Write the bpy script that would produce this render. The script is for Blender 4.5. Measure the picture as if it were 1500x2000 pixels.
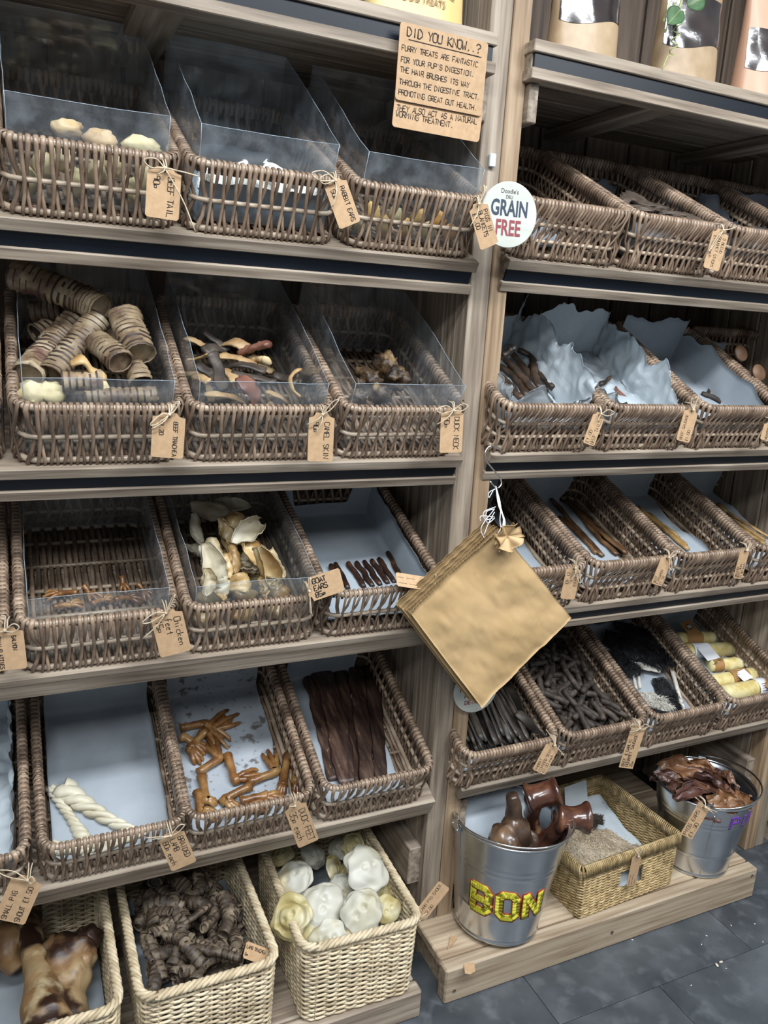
import bpy, bmesh, math, random
from mathutils import Vector, Matrix, noise
from math import sin, cos, pi, sqrt, radians

for _o in list(bpy.data.objects): bpy.data.objects.remove(_o, do_unlink=True)
SC = bpy.context.scene
COL = SC.collection
V = Vector

# ------------------------------------------------------------------ camera
CAM = V((-0.867139, -1.363701, 1.5))
RX, RY, RZ = V((0.908395, -0.414284, 0.056456)), V((-0.048475, -0.238468, -0.96994)), V((0.415294, 0.878352, -0.236706))
FPX = 1535.48                      # focal length in pixels of the 1500 x 2000 frame
cd = bpy.data.cameras.new('camera'); cam = bpy.data.objects.new('camera', cd); COL.objects.link(cam)
cd.sensor_fit = 'VERTICAL'; cd.sensor_height = 36.0; cd.lens = FPX / 2000 * 36.0
cd.clip_start = 0.02; cd.clip_end = 50
cam.matrix_world = Matrix(((RX.x, -RY.x, -RZ.x, CAM.x), (RX.y, -RY.y, -RZ.y, CAM.y), (RX.z, -RY.z, -RZ.z, CAM.z), (0, 0, 0, 1)))
SC.camera = cam

# ------------------------------------------------------------------ world, shop lights, exposure
w = bpy.data.worlds.new('world'); SC.world = w; w.use_nodes = True
w.node_tree.nodes['Background'].inputs[0].default_value = (0.86, 0.93, 1.0, 1)
w.node_tree.nodes['Background'].inputs[1].default_value = 0.19
def panel(x, y, z, sx, sy, power, col=(0.93, 0.97, 1.0)):
    l = bpy.data.lights.new('ceiling_panel', 'AREA'); l.shape = 'RECTANGLE'; l.size = sx; l.size_y = sy; l.energy = power; l.color = col
    o = bpy.data.objects.new('ceiling_panel_light', l); COL.objects.link(o); o.location = (x, y, z); return o
panel(-0.3, -1.30, 2.95, 2.4, 0.35, 74)
panel(1.5, -2.0, 2.95, 1.2, 0.6, 44)
panel(-1.6, -2.6, 2.95, 1.2, 0.6, 44)
SC.view_settings.view_transform = 'Standard'; SC.view_settings.look = 'None'
SC.view_settings.exposure = 0.50; SC.view_settings.gamma = 1.0; SC.view_settings.use_curve_mapping = False

# ------------------------------------------------------------------ survey: photo pixel -> place in the shop
def ray(p):
    a, b = (p[0] - 750) / FPX, (p[1] - 1000) / FPX
    return RX * a + RY * b + RZ
def at(p, y=None, z=None, x=None):
    d = ray(p)
    k = (y - CAM.y) / d.y if y is not None else (z - CAM.z) / d.z if z is not None else (x - CAM.x) / d.x
    return CAM + d * k
ZS = {'L1': 1.617, 'L2': 1.234, 'L3': .871, 'L4': .446, 'R1': 1.629, 'R2': 1.241, 'R3': .881, 'R4': .457}
TL = {'1': radians(26), '2': radians(27.5), '3': radians(22.5), '4': radians(24)}
def frame_of(s): return Matrix.Translation((0, 0, ZS[s])) @ Matrix.Rotation(TL[s[1]], 4, 'X')
FR = {s: frame_of(s) for s in ZS}
FI = {s: m.inverted() for s, m in FR.items()}
def loc(s, p, w=None, v=None):
    """pixel -> shelf coordinates (x, v up the slope, w off the boards), on the layer w or at the depth v"""
    o = FI[s] @ CAM; d = FI[s].to_3x3() @ ray(p)
    k = (w - o.z) / d.z if w is not None else (v - o.y) / d.y
    return o + d * k

# ------------------------------------------------------------------ geometry
rnd = random.Random(11)
def U(a, b): return rnd.uniform(a, b)
def nz(p, s=1.0): return noise.noise(V(p) * s)
class G:
    def __init__(s): s.v = []; s.f = []
    def grid(s, rows, closed_v=False, flip=False):
        n = len(rows[0]); b = len(s.v)
        for r in rows: s.v += [tuple(p) for p in r]
        for i in range(len(rows) - 1):
            for j in range(n if closed_v else n - 1):
                k = (j + 1) % n
                q = (b + i * n + j, b + i * n + k, b + (i + 1) * n + k, b + (i + 1) * n + j)
                s.f.append(q[::-1] if flip else q)
        return b
    def tube(s, pts, r, n=6, up=(0, 0, 1), cap=True, twist=0.0, hollow=0, nzamp=0, nzs=60, closed=False, sq=1.0):
        """sweep; r = radius | list of radius | list of (side, up) radii; hollow = wall thickness"""
        P = [V(p) for p in pts]; m = len(P)
        R = r if isinstance(r, (list, tuple)) and not (len(r) == 2 and m != 2 and not isinstance(r[0], (list, tuple))) else [r] * m
        T = []
        for i in range(m):
            if closed: t = P[(i + 1) % m] - P[i - 1]
            else: t = P[min(i + 1, m - 1)] - P[max(i - 1, 0)]
            T.append(t.normalized() if t.length > 1e-9 else V((0, 0, 1)))
        u = V(up); u = u - T[0] * u.dot(T[0])
        if u.length < 1e-4: u = V((1, 0.3, 0)); u = u - T[0] * u.dot(T[0])
        u.normalize(); rows = []; inner = []
        for i in range(m):
            u = u - T[i] * u.dot(T[i]); u.normalize()
            sd = T[i].cross(u); tw = twist * i / max(1, m - 1)
            cu, su = cos(tw), sin(tw); uu = u * cu + sd * su; ss = sd * cu - u * su
            ra, rb = R[i] if isinstance(R[i], (list, tuple)) else (R[i], R[i])
            row = []; ir = []
            for k in range(n):
                a = 2 * pi * k / n; d = ss * (cos(a) * ra) + uu * (sin(a) * rb); q = P[i] + d
                if nzamp:
                    q = q + d * (nzamp * nz(q, nzs))
                row.append(q)
                if hollow: ir.append(P[i] + d * max(0.1, 1 - hollow / max(ra, 1e-5)))
            rows.append(row); inner.append(ir)
        if closed: rows.append(rows[0])
        if hollow:
            rows = inner[:3][::-1] + rows + inner[-3:][::-1] if m > 6 else inner[::-1] + rows
            s.grid(rows, True, True); b = len(s.v)
            for rr in (rows[0], rows[-1]):
                b = len(s.v); s.v += [tuple(x) for x in rr]; s.f.append(tuple(range(b, b + n)))
            return
        b = s.grid(rows, True, True)
        if cap and not closed:
            s.f.append(tuple(range(b, b + n))); e = b + (m - 1) * n; s.f.append(tuple(range(e + n - 1, e - 1, -1)))
    def box(s, x0, x1, y0, y1, z0, z1, c=.0015):
        L = ((x0, x1), (y0, y1), (z0, z1)); b = len(s.v); ix = {}
        for i in (0, 1):
            for j in (0, 1):
                for k in (0, 1):
                    sg = (i, j, k)
                    for a in range(3):
                        p = [L[q][sg[q]] + (0 if q == a else (c if sg[q] == 0 else -c)) for q in range(3)]
                        ix[(i, j, k, a)] = len(s.v); s.v.append(tuple(p))
        def q(ids):
            P = [V(s.v[i]) for i in ids]; n = (P[1] - P[0]).cross(P[2] - P[0]); c0 = V(((x0 + x1) / 2, (y0 + y1) / 2, (z0 + z1) / 2))
            m = sum(P, V()) / len(P)
            # outward test against the nearest face direction
            d = V([(m[a] - c0[a]) / max(1e-6, (L[a][1] - L[a][0])) for a in range(3)])
            s.f.append(tuple(ids) if n.dot(d) > 0 else tuple(ids[::-1]))
        for a in range(3):
            o = [x for x in range(3) if x != a]
            for sg in (0, 1):
                r = []
                for (p, t) in ((0, 0), (1, 0), (1, 1), (0, 1)):
                    k = [0, 0, 0]; k[a] = sg; k[o[0]] = p; k[o[1]] = t; r.append(ix[(*k, a)])
                q(r)
            for p in (0, 1):
                for t in (0, 1):
                    k0 = [0, 0, 0]; k1 = [0, 0, 0]; k0[a] = 0; k1[a] = 1
                    for k in (k0, k1): k[o[0]] = p; k[o[1]] = t
                    q([ix[(*k0, o[0])], ix[(*k1, o[0])], ix[(*k1, o[1])], ix[(*k0, o[1])]])
        for i in (0, 1):
            for j in (0, 1):
                for k in (0, 1): q([ix[(i, j, k, 0)], ix[(i, j, k, 1)], ix[(i, j, k, 2)]])
    def sheet(s, fn, nu, nv, t=.0006):
        P = [[V(fn(i / nu, j / nv)) for j in range(nv + 1)] for i in range(nu + 1)]
        N = [[None] * (nv + 1) for _ in range(nu + 1)]
        for i in range(nu + 1):
            for j in range(nv + 1):
                a = P[min(i + 1, nu)][j] - P[max(i - 1, 0)][j]; b = P[i][min(j + 1, nv)] - P[i][max(j - 1, 0)]
                n = a.cross(b); N[i][j] = n.normalized() if n.length > 1e-12 else V((0, 0, 1))
        A = [[P[i][j] + N[i][j] * (t / 2) for j in range(nv + 1)] for i in range(nu + 1)]
        B = [[P[i][j] - N[i][j] * (t / 2) for j in range(nv + 1)] for i in range(nu + 1)]
        b = s.grid(A); c = s.grid(B, flip=True); n = nv + 1
        def e(i, j, k, l): s.f.append((b + i * n + j, c + i * n + j, c + k * n + l, b + k * n + l))
        for i in range(nu): e(i, 0, i + 1, 0); e(i + 1, nv, i, nv)
        for j in range(nv): e(0, j + 1, 0, j); e(nu, j, nu, j + 1)
    def blob(s, M, seg=14, fn=None):
        rows = []
        for i in range(seg + 1):
            th = pi * i / seg; row = []
            for j in range(seg * 2):
                ph = 2 * pi * j / (seg * 2); d = V((sin(th) * cos(ph), sin(th) * sin(ph), cos(th)))
                row.append(M @ (fn(d) if fn else d))
            rows.append(row)
        s.grid(rows, True)
    def lathe(s, prof, n=48, M=None):
        rows = []
        for r, z in prof:
            row = [V((r * cos(2 * pi * k / n), r * sin(2 * pi * k / n), z)) for k in range(n)]
            rows.append([M @ p for p in row] if M else row)
        s.grid(rows, True)
    def poly(s, pts, t, nrm):
        """flat outline with thickness t along nrm"""
        n = V(nrm) * (t / 2); b = len(s.v); m = len(pts)
        s.v += [tuple(V(p) + n) for p in pts] + [tuple(V(p) - n) for p in pts]
        s.f.append(tuple(range(b, b + m))); s.f.append(tuple(range(b + 2 * m - 1, b + m - 1, -1)))
        for i in range(m): k = (i + 1) % m; s.f.append((b + i, b + m + i, b + m + k, b + k))
    def mesh(s, name, mat, smooth=True):
        me = bpy.data.meshes.new(name); me.from_pydata(s.v, [], s.f)
        if smooth: me.polygons.foreach_set('use_smooth', [True] * len(me.polygons))
        if mat: me.materials.append(mat)
        me.update(); return me
    def obj(s, name, mat, parent=None, M=None, smooth=True, **kw):
        return put(name, s.mesh(name, mat, smooth), parent, M, **kw)

def put(name, me, parent=None, M=None, label=None, cat=None, group=None, kind=None):
    o = bpy.data.objects.new(name, me); COL.objects.link(o)
    if parent is not None: o.parent = parent
    if M is not None: o.matrix_local = M
    if label: o['label'] = label
    if cat: o['category'] = cat
    if group: o['group'] = group
    if kind: o['kind'] = kind
    return o
def thing(name, label, cat, M=None, group=None): return put(name, None, None, M, label, cat, group)
def fr(P, Q, up=(0, 0, 1), mid=False):
    """matrix with Y along P->Q, Z near up, origin at P"""
    P, Q = V(P), V(Q); y = (Q - P).normalized(); z = V(up); z = z - y * z.dot(y)
    if z.length < 1e-4: z = V((1, 0, 0)) - y * y.x
    z.normalize(); x = y.cross(z); o = (P + Q) / 2 if mid else P
    return Matrix(((x.x, y.x, z.x, o.x), (x.y, y.y, z.y, o.y), (x.z, y.z, z.z, o.z), (0, 0, 0, 1)))
def lerp(a, b, t): return V(a) * (1 - t) + V(b) * t
def path(pts, n):
    """resampled smooth (Catmull-Rom) path"""
    P = [V(p) for p in pts]
    if len(P) == 2: return [lerp(P[0], P[1], i / (n - 1)) for i in range(n)]
    P = [P[0] * 2 - P[1]] + P + [P[-1] * 2 - P[-2]]; out = []; m = len(P) - 3
    for i in range(n):
        t = i / (n - 1) * m; k = min(int(t), m - 1); t -= k; a, b, c, d = P[k:k + 4]
        out.append(.5 * ((2 * b) + (c - a) * t + (2 * a - 5 * b + 4 * c - d) * t * t + (3 * b - a - 3 * c + d) * t ** 3))
    return out

# ------------------------------------------------------------------ materials
MATS = {}
def mat(name, cols, scale=8, stretch=(1, 1, 1), rough=.6, metal=0, bump=.15, bscale=None, rand=.12, island=0, detail=5, spots=None, trans=0, spec=.5, coat=0, pos=None, bdist=.002):
    if name in MATS: return MATS[name]
    m = bpy.data.materials.new(name); m.use_nodes = True; nt = m.node_tree; N = nt.nodes; L = nt.links
    bs = N['Principled BSDF']
    tc = N.new('ShaderNodeTexCoord'); oi = N.new('ShaderNodeObjectInfo')
    mp = N.new('ShaderNodeMapping'); mp.inputs['Scale'].default_value = stretch
    mul = N.new('ShaderNodeVectorMath'); mul.operation = 'SCALE'; mul.inputs[0].default_value = (7.3, 3.1, 5.7)
    L.new(oi.outputs['Random'], mul.inputs['Scale']); L.new(mul.outputs[0], mp.inputs['Location'])
    L.new(tc.outputs['Object'], mp.inputs['Vector'])
    no = N.new('ShaderNodeTexNoise'); no.inputs['Scale'].default_value = scale; no.inputs['Detail'].default_value = detail
    L.new(mp.outputs[0], no.inputs['Vector'])
    cr = N.new('ShaderNodeValToRGB'); e = cr.color_ramp.elements; k = len(cols)
    ps = pos or [.3 + .4 * i / max(1, k - 1) for i in range(k)]
    e[0].position = ps[0]; e[0].color = (*cols[0], 1)
    if k == 1: e[1].color = (*cols[0], 1)
    else:
        e[1].position = ps[-1]; e[1].color = (*cols[-1], 1)
        for i in range(1, k - 1): x = e.new(ps[i]); x.color = (*cols[i], 1)
    L.new(no.outputs['Fac'], cr.inputs['Fac']); col = cr.outputs['Color']
    if spots:
        for (sc, ss, lo, hi) in spots:
            n2 = N.new('ShaderNodeTexNoise'); n2.inputs['Scale'].default_value = ss; n2.inputs['Detail'].default_value = 3; L.new(mp.outputs[0], n2.inputs['Vector'])
            mr = N.new('ShaderNodeMapRange'); mr.inputs[1].default_value = lo; mr.inputs[2].default_value = hi; L.new(n2.outputs['Fac'], mr.inputs[0])
            mx = N.new('ShaderNodeMix'); mx.data_type = 'RGBA'; L.new(mr.outputs[0], mx.inputs[0]); L.new(col, mx.inputs[6]); mx.inputs[7].default_value = (*sc, 1); col = mx.outputs[2]
    if rand or island:
        hs = N.new('ShaderNodeHueSaturation'); L.new(col, hs.inputs['Color'])
        ma = N.new('ShaderNodeMath'); ma.operation = 'MULTIPLY_ADD'; ma.inputs[1].default_value = 2 * rand; ma.inputs[2].default_value = 1 - rand; L.new(oi.outputs['Random'], ma.inputs[0]); val = ma.outputs[0]
        if island:
            ge = N.new('ShaderNodeNewGeometry'); mb = N.new('ShaderNodeMath'); mb.operation = 'MULTIPLY_ADD'; mb.inputs[1].default_value = 2 * island; mb.inputs[2].default_value = 1 - island
            L.new(ge.outputs['Random Per Island'], mb.inputs[0]); mc = N.new('ShaderNodeMath'); mc.operation = 'MULTIPLY'; L.new(val, mc.inputs[0]); L.new(mb.outputs[0], mc.inputs[1]); val = mc.outputs[0]
        L.new(val, hs.inputs['Value']); col = hs.outputs['Color']
    L.new(col, bs.inputs['Base Color'])
    bs.inputs['Roughness'].default_value = rough; bs.inputs['Metallic'].default_value = metal; bs.inputs['Specular IOR Level'].default_value = spec
    bs.inputs['Coat Weight'].default_value = coat; bs.inputs['Coat Roughness'].default_value = .15
    if bump:
        n3 = N.new('ShaderNodeTexNoise'); n3.inputs['Scale'].default_value = bscale or scale * 3; n3.inputs['Detail'].default_value = 4; L.new(mp.outputs[0], n3.inputs['Vector'])
        bp = N.new('ShaderNodeBump'); bp.inputs['Strength'].default_value = bump; bp.inputs['Distance'].default_value = bdist; L.new(n3.outputs['Fac'], bp.inputs['Height']); L.new(bp.outputs[0], bs.inputs['Normal'])
    if trans:
        tr = N.new('ShaderNodeBsdfTranslucent'); L.new(col, tr.inputs['Color']); ms = N.new('ShaderNodeMixShader'); ms.inputs[0].default_value = trans
        L.new(bs.outputs[0], ms.inputs[1]); L.new(tr.outputs[0], ms.inputs[2]); L.new(ms.outputs[0], N['Material Output'].inputs['Surface'])
    MATS[name] = m; return m
def clear_mat(name, tint, white=.06, ior=1.45, rough=.06):
    m = bpy.data.materials.new(name); m.use_nodes = True; nt = m.node_tree; N = nt.nodes; L = nt.links; N.remove(N['Principled BSDF'])
    t = N.new('ShaderNodeBsdfTransparent'); t.inputs[0].default_value = (*tint, 1); d = N.new('ShaderNodeBsdfDiffuse'); d.inputs[0].default_value = (.85, .92, 1, 1)
    g = N.new('ShaderNodeBsdfGlossy'); g.inputs['Roughness'].default_value = rough; lw = N.new('ShaderNodeLayerWeight'); lw.inputs[0].default_value = .5; pw_ = N.new('ShaderNodeMath'); pw_.operation = 'POWER'; pw_.inputs[1].default_value = 4; L.new(lw.outputs['Facing'], pw_.inputs[0]); f = N.new('ShaderNodeMapRange'); f.inputs[3].default_value = .035; f.inputs[4].default_value = .55; L.new(pw_.outputs[0], f.inputs[0])
    no = N.new('ShaderNodeTexNoise'); no.inputs['Scale'].default_value = 30; no.inputs['Detail'].default_value = 6; tc = N.new('ShaderNodeTexCoord'); L.new(tc.outputs['Object'], no.inputs[0])
    mr = N.new('ShaderNodeMapRange'); mr.inputs[1].default_value = .4; mr.inputs[2].default_value = .75; mr.inputs[3].default_value = white * .6; mr.inputs[4].default_value = white * 2; L.new(no.outputs['Fac'], mr.inputs[0])
    a = N.new('ShaderNodeMixShader'); L.new(mr.outputs[0], a.inputs[0]); L.new(t.outputs[0], a.inputs[1]); L.new(d.outputs[0], a.inputs[2])
    b = N.new('ShaderNodeMixShader'); L.new(f.outputs[0], b.inputs[0]); L.new(a.outputs[0], b.inputs[1]); L.new(g.outputs[0], b.inputs[2]); L.new(b.outputs[0], N['Material Output'].inputs['Surface']); return m

def wood(name, ax, cols, **k):
    st = [48, 48, 48]; st[ax] = 2.4
    return mat(name, cols, scale=1.6, stretch=tuple(st), rough=.62, bump=.3, bscale=4, detail=8, rand=.16, spots=[((.085, .052, .03), .35, .70, .80)], **k)
GREY = [(.125, .093, .068), (.265, .212, .160), (.40, .335, .265)]
PINE = [(.175, .108, .060), (.31, .215, .132), (.42, .31, .205)]
PLIN = [(.25, .175, .11), (.42, .325, .225), (.54, .44, .32)]
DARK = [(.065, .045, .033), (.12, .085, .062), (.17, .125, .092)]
M_wx, M_wy, M_wz = wood('weathered_wood_x', 0, GREY), wood('weathered_wood_y', 1, GREY), wood('weathered_wood_z', 2, GREY)
M_px, M_py, M_pz = wood('pine_x', 0, PINE), wood('pine_y', 1, PINE), wood('pine_z', 2, PINE)
M_lx = wood('plinth_pine_x', 0, PLIN)
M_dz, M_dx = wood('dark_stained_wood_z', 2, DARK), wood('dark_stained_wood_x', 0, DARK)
M_strip = mat('navy_plastic_strip', [(.005, .008, .014), (.008, .012, .020)], rough=.38, spec=.35, bump=0, rand=.05)
M_wick = mat('willow_brown', [(.112, .071, .046), (.23, .158, .110), (.375, .275, .195)], scale=22, stretch=(1, 1, 1), rough=.34, bump=.2, bscale=120, rand=.16, island=.28)
M_rod = mat('willow_rod', [(.30, .225, .16), (.50, .41, .31)], scale=30, rough=.32, bump=.1, rand=.1)
M_pale = mat('pale_wicker', [(.36, .28, .17), (.55, .45, .30), (.64, .55, .39)], scale=26, rough=.5, bump=.15, bscale=140, rand=.05, island=.22)
M_sea = mat('seagrass', [(.22, .145, .06), (.42, .30, .14), (.55, .42, .22)], scale=60, rough=.6, bump=.5, bscale=260, rand=.1, island=.2)
M_kraft = mat('kraft_card', [(.42, .27, .15), (.50, .33, .19)], scale=120, rough=.75, bump=.05, rand=.06)
M_ink = mat('black_ink', [(.012, .011, .012)], rough=.5, bump=0, rand=0)
M_twine = mat('jute_twine', [(.42, .33, .22), (.66, .56, .42)], scale=90, rough=.9, bump=.3, bscale=400)
M_paper = mat('greaseproof_paper', [(.36, .41, .46), (.46, .51, .56)], scale=10, rough=.5, bump=.2, bscale=60, rand=.04, trans=.2)
M_paper_spots = mat('greasy_paper', [(.38, .42, .47), (.47, .51, .56)], scale=14, rough=.5, bump=.1, bscale=60, rand=.02, trans=.2, spots=[((.17, .16, .15), 30, .60, .66), ((.24, .24, .24), 85, .62, .70)])
M_tissue = mat('white_tissue', [(.55, .62, .67), (.68, .74, .78)], scale=9, rough=.6, bump=.5, bscale=34, bdist=.006, rand=.03, trans=.25)
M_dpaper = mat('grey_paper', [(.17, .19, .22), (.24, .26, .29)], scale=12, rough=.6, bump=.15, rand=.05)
M_clear = clear_mat('clear_plastic', (.95, .97, .98), .055); M_edge_hl = mat('edge_highlight', [(.30, .36, .42)], rough=.15, bump=0, rand=0)  # second material: pale colour standing in for the highlight on liner edges
M_steel = mat('galvanised_steel', [(.58, .61, .64), (.72, .75, .78)], scale=14, rough=.27, metal=1, bump=.08, bscale=20, detail=6, rand=.03)
M_wire = mat('bright_steel', [(.72, .72, .70)], rough=.2, metal=1, bump=0, rand=0)
M_slate = mat('slate_vinyl', [(.030, .036, .043), (.058, .066, .075), (.10, .11, .122)], scale=6, rough=.42, bump=.35, bscale=16, detail=10, rand=.10, spots=[((.115, .125, .138), 22, .52, .82)])
M_joint = mat('tile_joint', [(.02, .024, .03)], rough=.8, bump=0, rand=0)
# ================================================================== the shop: floor, back wall
g = G(); g.box(-1.7, 3.2, -2.6, 0.56, -.05, -.004, .001); floor = g.obj('floor', M_joint, kind='structure', smooth=False)
tile_me = {}
for r, (y0, y1, off) in enumerate([(-2.36, -2.06, .31), (-2.06, -1.76, .02), (-1.76, -1.46, .4), (-1.46, -1.16, .16), (-1.16, -.86, .45), (-.86, -.56, .16), (-.56, -.26, .45), (-.26, .04, .16), (.04, .34, .45)]):
    for c in range(-3, 6):
        x0 = off + c * .6
        if x0 > 3 or x0 < -1.7: continue
        if 'm' not in tile_me:
            t = G(); t.box(.0007, .5993, .0007, .2993, -.004, 0, .0008); tile_me['m'] = t.mesh('floor_tile', M_slate, False)
        put('floor_tile', tile_me['m'], floor, Matrix.Translation((x0, y0, 0)))
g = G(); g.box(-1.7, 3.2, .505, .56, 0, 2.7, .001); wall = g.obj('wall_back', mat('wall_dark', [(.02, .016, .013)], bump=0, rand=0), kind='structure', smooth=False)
bp = {}
x = -1.667; i = 0
while x < 2.6:
    t = G(); wv = .140
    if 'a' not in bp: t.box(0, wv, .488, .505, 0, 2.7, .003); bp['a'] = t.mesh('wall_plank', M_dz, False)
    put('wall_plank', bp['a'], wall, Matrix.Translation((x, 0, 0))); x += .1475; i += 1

# ================================================================== shelving units
def shelf(unit, z, x0, x1, style, tilt=True, seams=4, ribs=(), rw='1'):
    """the part `shelf` is its front rail; strip, lower rail, deck planks and ribs hang under it"""
    M = Matrix.Translation((0, 0, z)) @ (Matrix.Rotation(TL[rw], 4, 'X') if tilt else Matrix())
    D = .475 if not tilt else .49
    mx = M_wx
    g = G(); h = .021 if style == 'strip' else (.017 if style == 'double' else .034)
    g.box(x0, x1, 0, .052, -h, 0, .0016); s = g.obj('shelf', mx, unit, M, smooth=False)
    if style == 'strip':
        g = G(); g.box(x0 + .006, x1 - .006, .006, .012, -.048, -.0195, .0005); g.obj('price_strip', M_strip, s, smooth=False)
        g = G(); g.box(x0 + .003, x1 - .003, .012, .03, -.05, -.02, .0005); g.obj('backing_rail', mx, s, smooth=False)
        g = G(); g.box(x0, x1, .001, .035, -.067, -.047, .0015); g.obj('lower_rail', mx, s, smooth=False)
    elif style == 'double':
        g = G(); g.box(x0, x1, .0015, .03, -.05, -.0175, .0015); g.obj('lower_rail', mx, s, smooth=False)
    n = seams; d = (D - .053) / n
    for k in range(n):
        g = G(); g.box(x0, x1, .0535 + k * d, .053 + (k + 1) * d - .0015, -.02, -.001 if tilt else 0, .0025); g.obj('deck_plank', M_wx if (tilt or k) else M_wx, s, smooth=False)
    for (a, b) in ribs:
        g = G(); g.box(a, b, .036, D, -.044, -.0205, .0015); g.obj('rib', M_wy, s, smooth=False)
    return s

def post(unit, x0, x1, y0, y1, z0=0, z1=2.6, m=None):
    g = G(); g.box(x0, x1, y0, y1, z0, z1, .002); return g.obj('post', m or M_wz, unit, smooth=False)

uL = thing('shelving_unit', 'weathered wooden shelving unit on the left holding three wicker baskets per tilted shelf', 'shelving')
uR = thing('shelving_unit', 'weathered wooden shelving unit on the right, beside the hanging brown paper bags', 'shelving')
uN = thing('shelving_unit', 'sliver of a third wooden shelving unit at the right edge, past the purple lettered bucket', 'shelving')
XL = -1.22
post(uL, -.047, -.0005, .036, .082); post(uR, .0005, .040, .034, .080, m=M_pz)
post(uR, 1.068, 1.108, .034, .080, m=M_pz); post(uN, 1.109, 1.150, .036, .082)
for k, (z, st) in enumerate(((1.617, 'strip'), (1.234, 'strip'), (.871, 'double'), (.446, 'double'))):
    shelf(uL, z, XL, -.050, st, rw='1234'[k])
shelf(uL, 2.013, XL, -.049, 'strip', False, 4, ((-.665, -.585),))
for k, (z, st) in enumerate(((1.629, 'strip'), (1.241, 'strip'), (.881, 'strip'), (.457, 'single'))):
    shelf(uR, z, .018, 1.066, st, rw='1234'[k])
shelf(uR, 2.020, .030, 1.066, 'strip', False, 4, ((.40, .47), (.85, .92)))
# side panels: vertical planks behind the posts
def side(unit, x, ys, zt=2.6, thick=.014):
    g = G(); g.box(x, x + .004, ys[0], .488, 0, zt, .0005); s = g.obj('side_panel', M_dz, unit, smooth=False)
    for a, b in zip(ys[:-1], ys[1:]):
        g = G(); g.box(x - thick, x - .0002, a + .002, b - .002, 0, zt, .003); g.obj('side_plank', M_wz, s, smooth=False)
side(uL, -.030, (.084, .137, .249, .369, .486)); side(uR, 1.085, (.082, .19, .30, .41, .486))
def batten(unit, x0, x1, y0, y1, z0, z1):
    g = G(); g.box(x0, x1, y0, y1, z0, z1, .002); return g.obj('batten', M_wy, unit, smooth=False)
batten(uL, -.078, -.0445, .055, .47, .190, .288); batten(uR, 1.038, 1.0705, .055, .47, .225, .300)
batten(uR, .041, .062, .02, .47, 1.882, 1.951); batten(uL, -.075, -.0445, .03, .47, 1.872, 1.945)
batten(uR, .041, .062, .04, .42, .26, .40)
# plinths
def plinth(unit, x0, x1, y0, z, fm, nm, n=3):
    g = G(); g.box(x0, x1, y0, y0 + .034, 0, z, .004); s = g.obj('plinth', fm, unit, smooth=False)
    d = (.46 - y0 - .036) / n
    for k in range(n):
        g = G(); g.box(x0 + .004, x1 - .004, y0 + .0365 + k * d, y0 + .035 + (k + 1) * d, z - .022, z + .001, .003); g.obj('plinth_plank', nm, s, smooth=False)
    for xx in (x0 + .02, (x0 + x1) / 2, x1 - .05):
        g = G(); g.box(xx, xx + .03, y0 + .04, .44, 0, z - .0225, .001); g.obj('plinth_joist', nm, s, smooth=False)
plinth(uL, XL, -.121, -.127, .070, M_wx, M_wx); plinth(uR, -.058, .925, -.120, .091, M_lx, M_lx); plinth(uN, 1.16, 2.2, -.10, .091, M_lx, M_lx)
for (x, z) in ((-.033, .030), (.42, .042), (.905, .072)):      # screw heads in the plinth
    g = G(); g.lathe([(0, 0), (.0045, 0), (.0045, .001)], 10); g.obj('screw', M_dx, uR, Matrix.Translation((x, -.1201, z)) @ Matrix.Rotation(pi / 2, 4, 'X'))
shelf(uN, .457, 1.16, 2.2, 'single'); shelf(uN, .881, 1.16, 2.2, 'strip'); shelf(uN, 1.241, 1.16, 2.2, 'strip')
# ================================================================== willow baskets
def rrect(W, D, r, step):
    """closed outline: (point, outward normal, tangent) from the front left corner round the front"""
    out = []
    def line(a, b, n):
        k = max(2, int((V(b) - V(a)).length / step)); t = (V(b) - V(a)).normalized()
        for i in range(k): out.append((lerp(a, b, i / k), V(n), t))
    def arc(c, a0):
        k = max(2, int(r * pi / 2 / step))
        for i in range(k):
            a = a0 + pi / 2 * i / k; n = V((cos(a), sin(a), 0)); out.append((V(c) + n * r, n, V((-sin(a), cos(a), 0))))
    h = W / 2
    line((-h + r, 0, 0), (h - r, 0, 0), (0, -1, 0)); arc((h - r, r, 0), -pi / 2)
    line((h, r, 0), (h, D - r, 0), (1, 0, 0)); arc((h - r, D - r, 0), 0)
    line((h - r, D, 0), (-h + r, D, 0), (0, 1, 0)); arc((-h + r, D - r, 0), pi / 2)
    line((-h, D - r, 0), (-h, r, 0), (-1, 0, 0)); arc((-h + r, r, 0), pi)
    return out
BW, BD, BH = .252, .392, .108
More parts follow.
